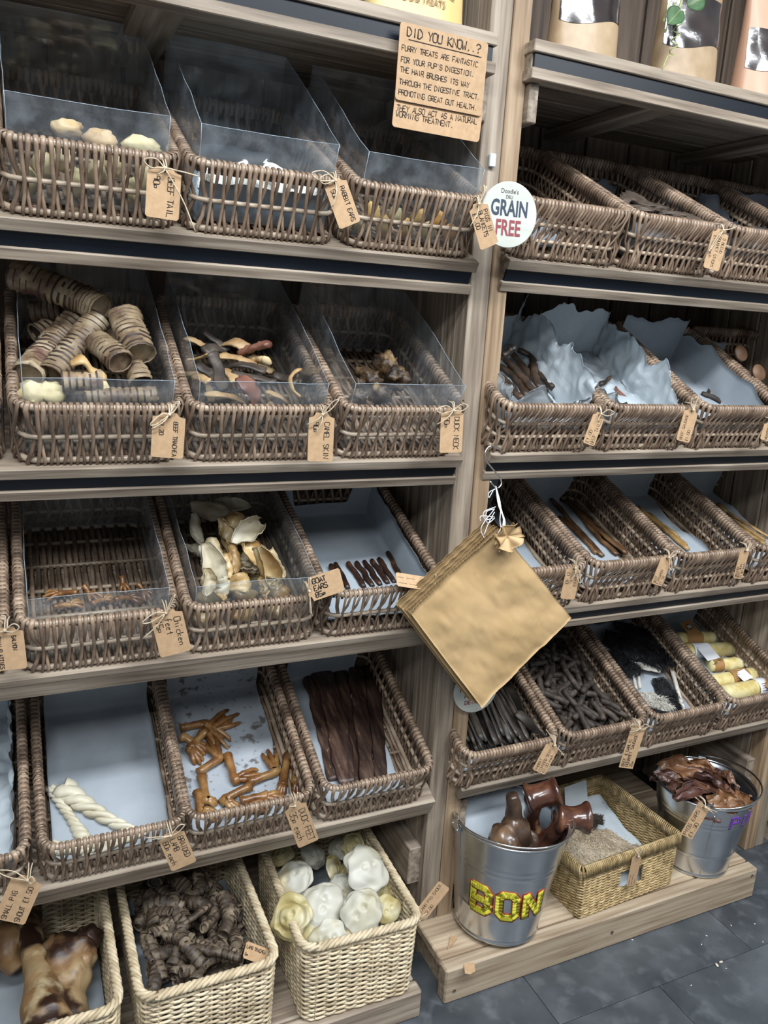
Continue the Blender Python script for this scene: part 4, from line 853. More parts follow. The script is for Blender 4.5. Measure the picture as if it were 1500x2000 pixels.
# ================================================================== handwriting
GL = {'A': '00 26 40;12 32', 'B': '00 06 36 45 43 33 03;33 42 41 30 00', 'C': '45 36 16 05 01 10 30 41', 'D': '00 06 26 44 42 20 00', 'E': '46 06 00 40;03 33', 'F': '46 06 00;03 33', 'G': '45 36 16 05 01 10 30 41 43 23', 'H': '00 06;40 46;03 43', 'I': '20 26', 'J': '46 41 30 10 01', 'K': '00 06;46 03 40', 'L': '06 00 40', 'M': '00 06 23 46 40', 'N': '00 06 40 46', 'O': '16 05 01 10 30 41 45 36 16', 'P': '00 06 36 45 43 33 03', 'Q': '16 05 01 10 30 41 45 36 16;22 40', 'R': '00 06 36 45 44 33 03;23 40', 'S': '45 36 16 05 04 13 33 42 41 30 10 01', 'T': '06 46;26 20', 'U': '06 01 10 30 41 46', 'V': '06 20 46', 'W': '06 10 23 30 46', 'X': '00 46;06 40', 'Y': '06 23 46;23 20', 'Z': '06 46 00 40',
      '0': '16 05 01 10 30 41 45 36 16', '1': '14 26 20', '2': '05 16 36 45 44 00 40', '3': '05 16 36 45 44 33 13;33 42 41 30 10 01', '4': '30 36 02 42', '5': '46 06 03 33 42 41 30 10 01', '6': '36 15 01 10 30 41 42 33 02', '8': '16 05 04 13 33 42 41 30 10 01 02 13 33 44 45 36 16', '9': '44 33 13 04 05 16 36 45 40',
      '£': '45 36 26 15 11 00 40;03 33', '.': '20 21', "'": '26 25', '?': '05 16 36 45 44 23 22;20 21', '&': '40 15 26 35 02 10 20 42', '!': '26 22;20 21', ',': '21 10', '-': '03 43', '%': '00 46;06 15;40 31', '~': '02 13 22 33 42',
      'a': '33 13 02 01 10 20 32 33 40', 'c': '33 13 02 01 10 30', 'd': '33 13 02 01 10 20 32;36 30', 'e': '02 32 33 13 02 01 10 30', 'f': '36 26 15 10;03 33', 'h': '06 00;02 13 33 30', 'i': '13 10;15 16', 'k': '06 00;33 02 30', 'n': '03 00;02 13 33 30', 'p': '03 00;03 33 32 31 01', 't': '25 20 30;03 33', 'o': '13 02 01 10 30 41 42 33 13'}
def lettering(lines, F, W, H, name, parent, m=None, th=.0009, seed=0, fit=1.0, cw=.70, left=True, minfill=False):
    """handwritten lines; F maps (along, up, off the card) to place; W x H is the field"""
    r = random.Random(seed + 5); g = G(); nl = len(lines); lh = H / nl; mx = max(len(l) for l in lines)
    cs = min(lh * .74, W / (mx * cw)) * fit
    for i, ln in enumerate(lines):
        y = H / 2 - lh * (i + .5) - cs / 2; x = -W / 2 if left else -len(ln) * cs * cw / 2; sl = r.uniform(-.02, .02)
        for ch in ln:
            if ch in GL:
                k = .66 if ch in '' else 1
                for st in GL[ch].split(';'):
                    P = []
                    for c in st.split(): P.append(F((x + (int(c[0]) / 4 * .62 + r.uniform(-.03, .03)) * cs * cw / .74, y + (int(c[1]) / 6 + r.uniform(-.03, .03)) * cs * k + sl * x, .0004)))
                    g.tube(P, [(th, th * .4)] * len(P), 5, up=F.n)
            x += cs * cw * r.uniform(.93, 1.07)
    return g.obj(name, m or M_ink, parent)
class Face:
    def __init__(s, o, a, b):
        s.o, s.a, s.b = V(o), V(a).normalized(), V(b).normalized(); s.n = s.a.cross(s.b).normalized()
    def __call__(s, p): return s.o + s.a * p[0] + s.b * p[1] + s.n * p[2]

# ================================================================== price tags on twine
def tag(top, bot, wd, lines, label, y=-.052, mode='cw', bow=True, M_card_=None, yb=None, facing=(-.16, -.97, .12), th=.00062, seed=0, knot=None, loops=None, square=False, faint=False):
    T = at(top, y=y) if not isinstance(top, V) else top; B = at(bot, y=yb if yb is not None else y) if not isinstance(bot, V) else bot
    Ld = (B - T).normalized(); N = V(facing); N = (N - Ld * N.dot(Ld)).normalized(); R = N.cross(Ld); L = (B - T).length; h = wd / 2
    root = thing('price_tag', label, 'tag', Matrix.Translation(T), 'brown card price tags')
    c = L * .11
    out = [(-h * .45, 0), (h * .45, 0), (h * .62, c * .7), (h, c), (h, L - .003), (h - .003, L), (-h + .003, L), (-h, L - .003), (-h, c), (-h * .62, c * .7)] if not square else [(-h, 0), (h, 0), (h, L), (-h, L)]
    g = G(); g.poly([R * a + Ld * b for a, b in out], .0009, N); g.obj('card', M_kraft, root, smooth=False)
    g = G(); g.lathe([(0, .0007), (.0022, .0007), (.0022, 0)], 10, Matrix((( *[R[0], Ld[0], N[0]], (Ld * c * .75)[0]), (*[R[1], Ld[1], N[1]], (Ld * c * .75)[1]), (*[R[2], Ld[2], N[2]], (Ld * c * .75)[2]), (0, 0, 0, 1)))); g.obj('eyelet', M_ink, root)
    mid = Ld * (c + (L - c) * .52); F = Face(mid + N * .0005, Ld, R) if mode == 'cw' else Face(mid + N * .0005, -Ld, -R)
    if lines: lettering(lines, F, (L - c) * .86, wd * .86, 'handwriting', root, th=th * (.55 if faint else 1), seed=seed)
    # twine: a knot at the eyelet, two loops and two loose ends
    k0 = Ld * c * .3 + N * .003; rr = random.Random(seed + 31); g = G(); tr = .0011
    ups = V((0, 0, 1)); kn = (V(knot) - T) if knot is not None else V((rr.uniform(-.004, .004), .010, .016))
    g.tube(path([Ld * c * .75 + N * .002, k0 + N * .003, kn * .6 + N * .004, kn + V((0, .012, -.004))], 10), tr, 5); g.tube(path([Ld * c * .75 - N * .002, k0 - N * .001 + R * .003, kn * .7 + R * .004 + N * .002, kn + V((.006, .012, -.006))], 10), tr, 5)
    if bow:
        for q in (loops or ((-.032, -.004, 1), (.030, .006, 1), (-.016, -.030, 0), (.012, -.028, 0))):
            e = R * q[0] + ups * q[1] + N * .005
            if q[2]:
                s = V((0, 0, .008)) + R * .002
                g.tube(path([k0 + N * .003, k0 + e * .5 + s, k0 + e, k0 + e * .6 - s * .8, k0 + N * .004], 16), tr, 5)
            else: g.tube(path([k0 + N * .003, k0 + e * .5 + R * .004 + N * .004, k0 + e], 8), tr, 5)
        def fn(d): return k0 + N * .003 + d * .0032
        g.blob(Matrix(), 5, fn)
    g.obj('twine', M_twine, root); return root
tag((322, 326), (316, 427), .050, ['BEEF TAIL', '90p'], 'tag reading beef tail 90p hung on a top row basket', seed=1, loops=((-.03, .006, 1), (.05, -.004, 0), (-.012, -.012, 0), (.045, -.085, 0)))
tag((652, 350), (684, 440), .040, ['RABBIT EARS', '50p'], 'tag reading rabbit ears tilted between two top row baskets', seed=2, loops=((-.045, .026, 1), (-.03, .012, 1), (-.004, -.04, 0)))
tag((932, 396), (956, 482), .038, ['PIGS IN', 'BLANKETS', '£1.00'], 'tag reading pigs in blankets overlapping the round grain free sign', y=-.060, seed=3, loops=((.012, .025, 1), (.006, .030, 0), (-.016, -.032, 0)))
tag((331, 806), (326, 894), .052, ['BEEF TRACHEA', '£1.20'], 'tag reading beef trachea hung between two second row baskets', seed=4, loops=((-.03, -.018, 1), (.016, .022, 1), (-.028, -.026, 0)))
tag((629, 806), (625, 901), .046, ['CAMEL SKIN', '90p'], 'tag reading camel skin 90p', seed=5, loops=((.028, .028, 1), (-.028, -.018, 0), (-.012, -.03, 0)))
tag((884, 798), (880, 884), .046, ['DUCK NECK', '90p'], 'tag reading duck neck 90p hung by a bow beside the post', seed=6, loops=((-.035, .002, 1), (.028, .008, 1), (-.032, -.026, 0)))
tag((10, 1226), (20, 1308), .052, ['SALMON', 'SKIN FLATTIES'], 'tag reading salmon skin flatties cut by the left edge', seed=7, loops=((.022, .004, 1), (-.02, 0, 0)))
tag((323, 1192), (344, 1277), .054, ['Chicken', 'feet', '15p'], 'tag reading chicken feet 15p', seed=8, loops=((-.04, -.006, 1), (.016, .03, 1), (-.04, -.036, 0)))
tag((600, 1154), (668, 1131), .046, ['GOAT', 'EARS', '85p'], 'tag reading goat ears 85p sticking out sideways', seed=9, loops=((-.004, .028, 1), (-.012, -.032, 1), (-.02, -.03, 0)), th=.0011)
tag((846, 1142), (774, 1131), .030, ['~~ ~~~', '~~~ ~~'], 'faint tag lying flat beside the left corner of the hanging bags', mode='ccw', faint=True, seed=10, loops=((.014, .030, 1), (.02, .012, 1)), facing=(-.1, -.7, .7))
tag((56, 1712), (18, 1800), .052, ['SMALL PIG', 'SNOUT £1.50'], 'upside down tag reading small pig snout at the left edge', y=-.07, mode='ccw', seed=11, loops=((-.05, .006, 1), (.012, .002, 1)))
tag((332, 1626), (360, 1692), .048, ['BRAIDED', 'LAMB', '80p each'], 'tag reading braided lamb 80p each', y=-.06, seed=12, loops=((-.045, .018, 0), (.026, .012, 1), (-.035, .010, 0)))
tag((574, 1568), (603, 1648), .044, ['DUCK FEET', '35p each'], 'tag reading duck feet 35p each', y=-.06, seed=13, loops=((.004, .03, 1), (-.012, .006, 0)))
tag((526, 1872), (478, 1854), .030, ['LAMB TRACHEA', '6p'], 'small tag lying in the dark lamb trachea basket', y=-.09, mode='ccw', seed=14, facing=(-.2, -.6, .8), loops=((.01, .012, 1), (-.02, -.012, 0)))
tag((815, 1796), (868, 1728), .034, ['LARG PIG SNOUT', '£2.00'], 'tag reading larg pig snout sticking up by the post', y=-.10, seed=15, faint=True, loops=((.014, -.026, 1), (-.02, .03, 0)))
tag((1410, 448), (1388, 526), .040, ['3 BLEND', 'GOURMET STICKS', '£1.00 each'], 'tag with small print on the dark slab basket in the top right row', seed=16, faint=True, loops=((-.03, -.05, 1), (.03, .016, 0)), y=-.06)
tag((1172, 806), (1149, 868), .028, ['£1.00', 'BEEF TAILS'], 'plain tag with faint writing left of the beef sausage tag', mode='ccw', faint=True, seed=17, loops=((.03, .012, 1), (-.006, -.014, 1), (.01, .02, 0)))
tag((1352, 798), (1333, 862), .036, ['BEEF SAUSAGE', '£1.00'], 'tag reading beef sausage', mode='ccw', seed=18, faint=True, loops=((-.01, .024, 1), (.006, .03, 1)))
tag((1504, 826), (1494, 860), .030, ['VENISON'], 'tag starting ven cut off by the right edge', mode='ccw', seed=19, loops=((.01, .01, 1),))
tag((1122, 1106), (1108, 1170), .036, ['Coated', 'Goat', '£1 40'], 'tag reading coated goat beside the hanging bags', seed=20, faint=True, loops=((.016, -.032, 1), (-.012, -.03, 0), (0, .024, 1)))
tag((1304, 1086), (1282, 1142), .030, ['BEEF', 'CINNAMON', '£1.50'], 'tag on the brown stick basket in the third right row', mode='ccw', seed=21, faint=True, loops=((.02, .02, 1), (.012, -.026, 1)))
tag((1456, 1072), (1440, 1130), .026, ['BRAIDED', 'BEEF SKIN', '£1.80 each'], 'narrow tag reading braided beef skin', mode='ccw', seed=22, faint=True, loops=((.004, .022, 1), (.008, .016, 1)))
tag((1082, 1452), (1052, 1508), .036, ['RABBIT', 'COVERED SKIN', '£2.00 each'], 'tag on the black chew strip basket', mode='ccw', seed=23, faint=True, loops=((.03, -.016, 0), (-.03, .03, 0)))
tag((1248, 1418), (1222, 1500), .040, ['BEEF & GARLIC', 'GOURMET SAUSAGE', '25p'], 'long tag reading beef and garlic gourmet sausage 25p', mode='ccw', seed=24, square=True, th=.0006, loops=((-.03, .004, 1), (.022, .010, 1), (-.03, -.012, 0)), y=-.058)

# ================================================================== pale baskets on the left plinth
PW, PD, PH = .262, .40, .190
def pale_proto():
    R = {}; O = rrect(PW, PD, .032, .0075); m = len(O); g = G(); k = 0
    rows = int((PH - .012) / .0060)
    for r in range(rows):
        z = .004 + .0060 * r; fl = 1 - .05 * (1 - z / PH)
        P = [p * 1.0 - n * (.008 * (1 - z / PH)) + n * (.0028 * sin(i * pi / 3.0 + (pi if r % 2 else 0))) + V((0, 0, z + .0012 * sin(i * pi / 3.0) + .0008 * nz((i * .3, r, 0)))) for i, (p, n, t) in enumerate(O)]
        g.tube(P, .0031, 5, closed=True)
    R['weave'] = g.mesh('weave', M_pale)
    g = G()
    for i, (p, n, t) in enumerate(rrect(PW, PD, .032, .024)): g.tube([p - n * .008 + V((0, 0, .001)), p + V((0, 0, PH - .004))], .0026, 5)
    R['stakes'] = g.mesh('upright_stakes', M_pale)
    O = rrect(PW, PD, .032, .008); m = len(O); R['rim'] = []
    for s in range(4):
        g = G(); tn = 26
        P = [p + n * (.0062 * cos(2 * pi * tn * i / m + s * pi / 2)) + V((0, 0, PH + .0055 * sin(2 * pi * tn * i / m + s * pi / 2))) for i, (p, n, t) in enumerate(O)]
        g.tube(P, .0044, 6, closed=True); R['rim'].append(g.mesh('rim_strand', M_pale))
    g = G(); g.box(-PW / 2 + .012, PW / 2 - .012, .012, PD - .012, .0005, .004, .001); R['base'] = g.mesh('base', M_pale, False); return R
PP = pale_proto(); PBM = {}
def pale(key, xc, label, y=-.124, rot=0):
    M = Matrix.Translation((xc, y, .0715)) @ Matrix.Rotation(radians(rot), 4, 'Z'); b = thing('pale_wicker_basket', label, 'basket', M, 'pale wicker floor baskets')
    put('weave', PP['weave'], b, kind='stuff'); put('upright_stakes', PP['stakes'], b, kind='stuff'); put('base', PP['base'], b)
    for m in PP['rim']: put('rim_strand', m, b)
    PBM[key] = M; BASK[key] = (xc, y, None, M)
pale('P0', -.884, 'pale wicker basket with big roast bones in the bottom left corner'); pale('PA', -.586, 'pale wicker basket heaped with small dark tracheas'); pale('PB', -.270, 'pale wicker basket heaped with white pig snouts', rot=-2)
def pz(key, p, z): return PBM[key].inverted() @ at(p, z=z)
def bed(key, h, label, amp=.012, seed=1, m=None):
    def fn(a, b): return V(((a - .5) * .232, .018 + b * .364, h + amp * nz((a * 4 + seed, b * 5, 0)) + .03 * max(0, abs(a - .5) * 2 - .8) + .02 * max(0, b - .8)))
    g = G(); g.sheet(fn, 18, 22, .0008); g.obj('paper_bedding', m or M_paper, None, PBM[key], label=label, cat='paper')
bed('P0', .045, 'white paper under the roast bones', seed=3); bed('PA', .085, 'white paper under the dark tracheas', seed=4); bed('PB', .070, 'white paper under the pig snouts', seed=5)
# small dark tracheas
pl = Pile(.2, .36); tv = []
for k in range(9):
    L = U(.075, .13); r = U(.0105, .0165); n = int(L / .0036); bd = U(-.012, .012); sq = U(.5, .9)
    P = [V((bd * sin(pi * i / (n - 1)), -L / 2 + L * i / (n - 1), 0)) for i in range(n)]
    g = G(); g.tube(P, [((r * (1 + .07 * sin(i * 2.0) + .12 * nz((i * .2, k, 0)))), r * sq * (1 + .05 * sin(i * 2.0))) for i in range(n)], 11, hollow=.002, nzamp=.3, nzs=70); me = g.mesh('lamb_trachea', M_lamb); ringed(me, 11, M_trach_d); tv.append((me, L, r))
cnt = 0
for i in range(420):
    me, L, r = tv[rnd.randrange(9)]; x, y, a = U(-.095, .095), U(.035, .36), U(-1.3, 1.3); d = V((sin(a), cos(a), 0)) * L / 2; c = V((x, y, 0))
    if abs((c + d).x) > .112 or abs((c - d).x) > .112 or not (.022 < (c + d).y < .378 and .022 < (c - d).y < .378): continue
    z = pl.drop(c - d, c + d, r * .8, .5)
    if z > .112: continue
    cnt += 1
    put('lamb_trachea', me, None, PBM['PA'] @ Matrix.Translation((x, y, .092 + z)) @ Matrix.Rotation(-a, 4, 'Z') @ Matrix.Rotation(U(-.3, .3), 4, 'X') @ Matrix.Rotation(U(0, 6), 4, 'Y'), label='small dark ringed trachea in the heaped pale wicker basket', cat='dog treat', group='small dark tracheas')
# pig snouts
def snout(p, z, r, m, label, nrm=(-.25, -.55, .8), spin=0, ring=False):
    c = pz('PB', p, z); n = (V(nrm) + V((U(-.2, .2), U(-.15, .15), 0))).normalized(); A = fr(c, c + n.cross(V((cos(spin), sin(spin), .1))), n); A.translation = c; sd = U(0, 50)
    def fn(d):
        d = V((d.z, d.x, d.y)); k = 1 + .26 * nz(d * 1.6 + V((sd, 0, 0))) + .03 * nz(d * 3.2 + V((0, sd, 0))); x, y, zz = d.x * r * k, d.y * r * .92 * k, d.z * r * .36
        if d.z > 0:
            for sx in (-.24, .24): e = ((d.x - sx) ** 2 + (d.y - .05) ** 2) / .009; zz -= r * (.30 if not ring else .36) * math.exp(-e); 
            e = (d.y - .05) ** 2 / .03; zz += r * .05 * math.exp(-e)
            zz += r * .09 * nz(d * 1.9 + V((0, sd, 0)))
            if ring: rr = sqrt(d.x ** 2 + d.y ** 2); zz -= r * .22 * math.exp(-((rr - .62) ** 2) / .012)
        return V((x, y, zz))
    g = G(); g.blob(A, 30, fn); g.obj('pig_snout', m, None, PBM['PB'], label=label, cat='dog treat', group='pig snouts')
for p, z, r, m, lb, nr, sp, rg in (
    ((572, 1718), .262, .046, M_snout, 'white pig snout at the upper left of the heap', (-.4, -.4, .8), .2, 0), ((570, 1792), .262, .046, M_snout_y, 'yellow ringed pig snout at the left front', (-.5, -.7, .6), .3, 1), ((632, 1770), .258, .048, M_snout, 'large white pig snout in the middle of the heap', (-.2, -.6, .8), 1.2, 0),
    ((715, 1698), .285, .054, M_snout, 'biggest white pig snout at the right back, two nostril dents', (0, -.6, .7), .1, 0), ((705, 1782), .262, .048, M_snout, 'white pig snout at the right front', (-.1, -.6, .7), .6, 0), ((652, 1698), .238, .036, M_snout_y, 'yellow pig snout edge in the middle back', (.9, -.3, .4), .4, 0),
    ((688, 1705), .225, .034, M_snout_y, 'small yellow pig snout beside the biggest one', (-.3, -.8, .4), 0, 1), ((690, 1652), .250, .036, M_snout_y, 'yellow pig snout at the very back', (.1, -.5, .8), 1, 1), ((664, 1655), .236, .030, M_snout, 'white pig snout piece at the back', (-.3, -.5, .7), .5, 0), ((757, 1778), .232, .032, M_snout_y, 'small crumpled pig snout in the right corner', (.2, -.6, .7), .5, 0),
    ((642, 1834), .232, .040, M_snout, 'white pig snout against the front rim', (-.1, -.8, .6), 0, 0), ((600, 1838), .215, .034, M_snout_y, 'yellowish pig snout in the front left corner', (-.5, -.6, .6), 0, 0), ((548, 1668), .225, .032, M_snout_y, 'yellow pig snout at the back left', (-.2, -.5, .8), 0, 1), ((612, 1672), .235, .034, M_snout, 'white pig snout between the back ones', (.3, -.5, .8), .3, 0),
    ((672, 1742), .232, .042, M_snout, 'half hidden white pig snout behind the front ones', (0, -.6, .8), .9, 0), ((752, 1738), .218, .034, M_snout_y, 'yellow pig snout under the biggest one', (.3, -.6, .7), .3, 0), ((700, 1822), .225, .034, M_snout_y, 'pig snout low against the front rim at the right', (0, -.8, .6), .3, 0)):
    snout(p, z, r, m, lb, nr, sp, rg)
# roast bones
def bone(key, pts, R, m, name, label, M, cat='dog treat', group=None, amp=.3, fq=22, n=30, knobs=()):
    g = G(); P = path(pts, n); k = len(R) - 1
    RR = [R[min(int(i / (n - 1) * k), k - 1)] * (1 - (i / (n - 1) * k - min(int(i / (n - 1) * k), k - 1))) + R[min(int(i / (n - 1) * k), k - 1) + 1] * (i / (n - 1) * k - min(int(i / (n - 1) * k), k - 1)) for i in range(n)]
    g.tube(P, RR, 20, nzamp=amp, nzs=fq)
    for c, r in knobs:
        sd = U(0, 40); g.blob(Matrix.Translation(c), 14, lambda d: V((d.x * r, d.y * r * 1.1, d.z * r)) * (1 + .3 * nz(d * 1.8 + V((sd, 0, 0)))))
    return g.obj(name, m, None, M, label=label, cat=cat, group=group)
def q0(p, z): return pz('P0', p, z)
bone('P0', [q0((48, 1775), .205), q0((62, 1850), .215), q0((80, 1930), .222), q0((88, 2010), .222)], [.034, .024, .023, .026, .040, .046], M_bone, 'roast_bone', 'long pale roast bone standing in the bottom left basket', PBM['P0'], group='roast bones', amp=.25, knobs=((q0((100, 2005), .21), .034),))
bone('P0', [q0((140, 1836), .215), q0((135, 1890), .205), q0((132, 1960), .19), q0((128, 2020), .18)], [.030, .046, .043, .038, .042, .046], M_bone, 'roast_bone', 'thick dark roast bone with a lumpy head, right of the long one', PBM['P0'], group='roast bones', amp=.5, fq=26, knobs=((q0((172, 1832), .225), .026), (q0((105, 1848), .22), .022), (q0((158, 1870), .215), .030)))
bone('P0', [q0((-20, 1850), .19), q0((15, 1850), .2), q0((40, 1890), .17)], [.03, .036, .026], M_bone, 'roast_bone', 'charred bone end cut by the left edge of the photo', PBM['P0'], group='roast bones', amp=.45)

# ================================================================== plinth of the right unit: buckets and seagrass basket
def bucket(x, y, z, rb, rt, h, label, ang, lean=0):
    M = Matrix.Translation((x, y, z)) @ Matrix.Rotation(radians(lean), 4, 'Y'); b = thing('metal_bucket', label, 'bucket', M, 'galvanised buckets')
    def rad(t): return rb + (rt - rb) * t
    prof = [(0, .004), (rb * .9, .004), (rb * .97, 0), (rb + .002, .001), (rb + .002, .006), (rb, .008)]
    for i in range(1, 60):
        t = i / 60; r = rad(t)
        for c in (.27, .70, .745): r += .0016 * math.exp(-((t - c) / .008) ** 2)
        prof.append((r, .008 + (h - .012) * t))
    prof += [(rt, h - .004)]; inner = [(rt - .0012, h - .004)] + [(rad(t) - .0014, .01 + (h - .014) * t) for t in (.9, .7, .5, .3, .1)] + [(0, .012)]
    g = G(); g.lathe(prof + inner, 72); g.obj('body', M_steel, b)
    g = G(); g.tube([(rt * cos(2 * pi * i / 64), rt * sin(2 * pi * i / 64), h - .003) for i in range(64)], .0036, 8, closed=True); g.obj('rolled_rim', M_steel, b)
    g = G(); g.tube([((rad(t) + .0006) * cos(ang + .12), (rad(t) + .0006) * sin(ang + .12), .01 + (h - .016) * t) for t in [i / 12 for i in range(13)]], .0009, 5); g.obj('seam', M_steel, b)
    for s in (0, pi):
        a = ang + s; e = V((cos(a), sin(a), 0)); tt = V((-sin(a), cos(a), 0)); c = e * (rt + .003) + V((0, 0, h - .016)); g = G()
        g.poly([c + tt * (.020 * u) + V((0, 0, .020 * v)) for u, v in ((-1, -.55), (1, -.55), (.9, .1), (.5, .45), (.45, 1.1), (.25, 1.4), (-.25, 1.4), (-.45, 1.1), (-.5, .45), (-.9, .1))], .002, e); lg = g.obj('handle_lug', M_steel, b, smooth=False)
        for u in (-.7, .7):
            g = G(); g.blob(Matrix.Translation(c + tt * (.020 * u) - V((0, 0, .004)) + e * .001), 6, lambda d: d * .0028); g.obj('rivet', M_steel, lg)
    return b, M, rad
def bail(b, rt, h, ang, lean):
    e = V((cos(ang), sin(ang), 0)); t = V((-sin(ang), cos(ang), 0)); P = []
    for i in range(25):
        a = pi * i / 24; P.append(e * (cos(a) * (rt + .008)) + (t * cos(lean) + V((0, 0, 1)) * sin(lean)) * (sin(a) * rt * 1.08) + V((0, 0, h + .004)))
    g = G(); g.tube(P, .0026, 8); g.obj('bail_handle', M_wire, b)
B1 = (.135, -.016, .0985, .103, .138, .278); B2 = (.786, -.018, .0925, .090, .129, .236)
b1, MB1, rad1 = bucket(*B1, 'galvanised bucket with yellow hand drawn letters full of large bones', radians(172), 3.3); bail(b1, B1[4], B1[5], radians(172), radians(4))
b2, MB2, rad2 = bucket(*B2, 'galvanised bucket with purple letters full of pig ears', radians(228)); bail(b2, B2[4], B2[5], radians(228), radians(6))
def on_bucket(rad, h, a0, size, zc, word, m, ow, b, name, up=.0010, cw=.86):
    g = G()
    for k, ch in enumerate(word):
        for st in GL[ch].split(';'):
            pts = [(int(c[0]) / 4 * .62 + k * cw, int(c[1]) / 6) for c in st.split()]; D = []
            for (x0, y0), (x1, y1) in zip(pts[:-1], pts[1:]):
                for i in range(5): D.append((x0 + (x1 - x0) * i / 5, y0 + (y1 - y0) * i / 5))
            D.append(pts[-1]); P = []
            for (x, y) in D:
                z = zc + (y - .5) * size; r = rad(z / h) + up; a = a0 + x * size / r; P.append(V((r * cos(a), r * sin(a), z)))
            for i in range(len(P) - 1):
                n = V((P[i].x, P[i].y, 0)).normalized(); n2 = V((P[i + 1].x, P[i + 1].y, 0)).normalized()
                T = (P[i + 1] - P[i]).normalized(); p, q = P[i] - T * ow * .45, P[i + 1] + T * ow * .45
                g.tube([p, q], [(ow, .0005), (ow, .0005)], 8, up=n)
    g.obj(name, m, b)
M_yel = mat('yellow_chalk_pen', [(.48, .44, .02), (.60, .56, .05)], scale=90, rough=.7, bump=.1, rand=0); M_rp = mat('red_outline_pen', [(.42, .05, .02)], rough=.7, bump=0, rand=0); M_pur = mat('purple_pen', [(.17, .05, .38)], rough=.6, bump=0, rand=0)
on_bucket(rad1, B1[5], radians(203), .064, .118, 'BON', M_rp, .0112, b1, 'red_outline', .0009, 1.0); on_bucket(rad1, B1[5], radians(203), .064, .118, 'BON', M_yel, .0088, b1, 'yellow_lettering', .0017, 1.0)
on_bucket(rad2, B2[5], radians(258), .036, .190, 'PIG', M_pur, .0036, b2, 'purple_lettering', .0009, .9)
# bones in the bucket
def qb(p, y): return at(p, y=y)
I4 = Matrix()
bone('', [qb((1000, 1552), -.055), qb((1004, 1590), -.06), qb((1004, 1622), -.065), qb((1010, 1680), -.055)], [.012, .017, .020, .036, .034, .028], M_burnt, 'knuckle_bone', 'charred knuckle bone at the left of the bone bucket', I4, group='bones in the bucket', amp=.35, fq=28, knobs=((qb((985, 1640), -.075), .036), (qb((1030, 1640), -.07), .026)))
def spool(a, b, neck, label, y, r):
    A_, B_ = qb(a, y), qb(b, y - .03); g = G(); n = 22; P = path([A_, B_], n)
    RR = [r * (.80 + .34 * abs(2 * i / (n - 1) - 1) ** 2 + (.06 if 1 < i < 4 or n - 5 < i < n - 2 else 0)) * (.72 if i in (0, n - 1) else 1) for i in range(n)]
    g.tube(P, RR, 20, nzamp=.2, nzs=26); c = lerp(A_, B_, .25); N_ = [c, lerp(c, qb(neck[0], y + .01), .6), qb(neck[0], y + .01), qb(neck[1], y + .02)]
    g.tube(path(N_, 16), [r * .72, r * .7, r * .62, r * .58, r * .55] + [r * .55] * 8 + [r * .7, r * .8, r * .6], 16, nzamp=.3, nzs=30)
    return g.obj('spool_bone', M_gloss, None, I4, label=label, cat='dog treat', group='bones in the bucket')
spool((1028, 1562), (1092, 1544), ((1040, 1600), (1052, 1680)), 'glossy red brown spool ended bone sticking up from the bucket', -.03, .034)
spool((1084, 1594), (1150, 1600), ((1068, 1640), (1040, 1690)), 'glossy spool ended bone leaning right over the bucket rim', -.05, .035)
def fnp(a, b): return V((.150 + (a - .5) * .20, -.016 + .09 * (b) - .0 + .02 * (b - .5), .20 + .17 * b + .012 * nz((a * 4, b * 4, 2))))
g = G(); g.sheet(fnp, 14, 12, .0006); g.obj('paper_liner', M_paper, None, I4, label='white paper standing behind the bones in the bucket', cat='paper')
# pig ears
for k, (a, b, z, wd, up, lb) in enumerate((
    ((1285, 1505), (1370, 1500), .335, .034, (0, -.6, .8), 'pig ear standing at the back rim of its bucket'), ((1272, 1522), (1345, 1524), .325, .026, (.2, -.5, .8), 'curled pig ear at the left rim of its bucket'), ((1318, 1562), (1382, 1536), .335, .036, (-.4, -.5, .8), 'dark plum pig ear in the middle of the bucket'),
    ((1384, 1572), (1452, 1570), .330, .034, (0, -.6, .8), 'amber pig ear at the front of the bucket'), ((1388, 1512), (1442, 1540), .325, .026, (.3, -.4, .8), 'pig ear with a wavy edge at the right back of the bucket'), ((1352, 1520), (1415, 1545), .330, .030, (.2, .4, .9), 'pig ear lying across the middle right of the bucket'),
    ((1420, 1582), (1462, 1556), .322, .026, (.3, -.5, .8), 'pig ear at the right rim of its bucket'), ((1340, 1498), (1402, 1512), .325, .03, (.1, -.6, .7), 'broad pig ear second from the back'), ((1300, 1540), (1350, 1560), .31, .03, (-.2, -.3, .9), 'pig ear low at the left of the bucket'), ((1370, 1590), (1420, 1586), .312, .026, (0, -.7, .7), 'pig ear low at the front of the bucket'))):
    leaf('', at(a, z=z - .012), at(b, z=z - .012), wd * .86, M_pear_a if k in (0, 3, 6, 7) else M_pear, 'pig_ear', lb, 'dog treat', 'pig ears in the bucket', curl=1.1 + .5 * (k % 3), up=up, th=.0020, bend=.3, amp=.013, M=I4)
for k in range(7):
    a = k * .9; c = V((.786, -.018, .275 + .006 * k)); d = V((cos(a), sin(a), 0)) * .085
    leaf('', c - d, c + d, .05, M_pear, 'pig_ear', 'pig ear buried in the middle of its bucket', 'dog treat', 'buried pig ears', curl=.8, th=.003, bend=.1, M=I4)
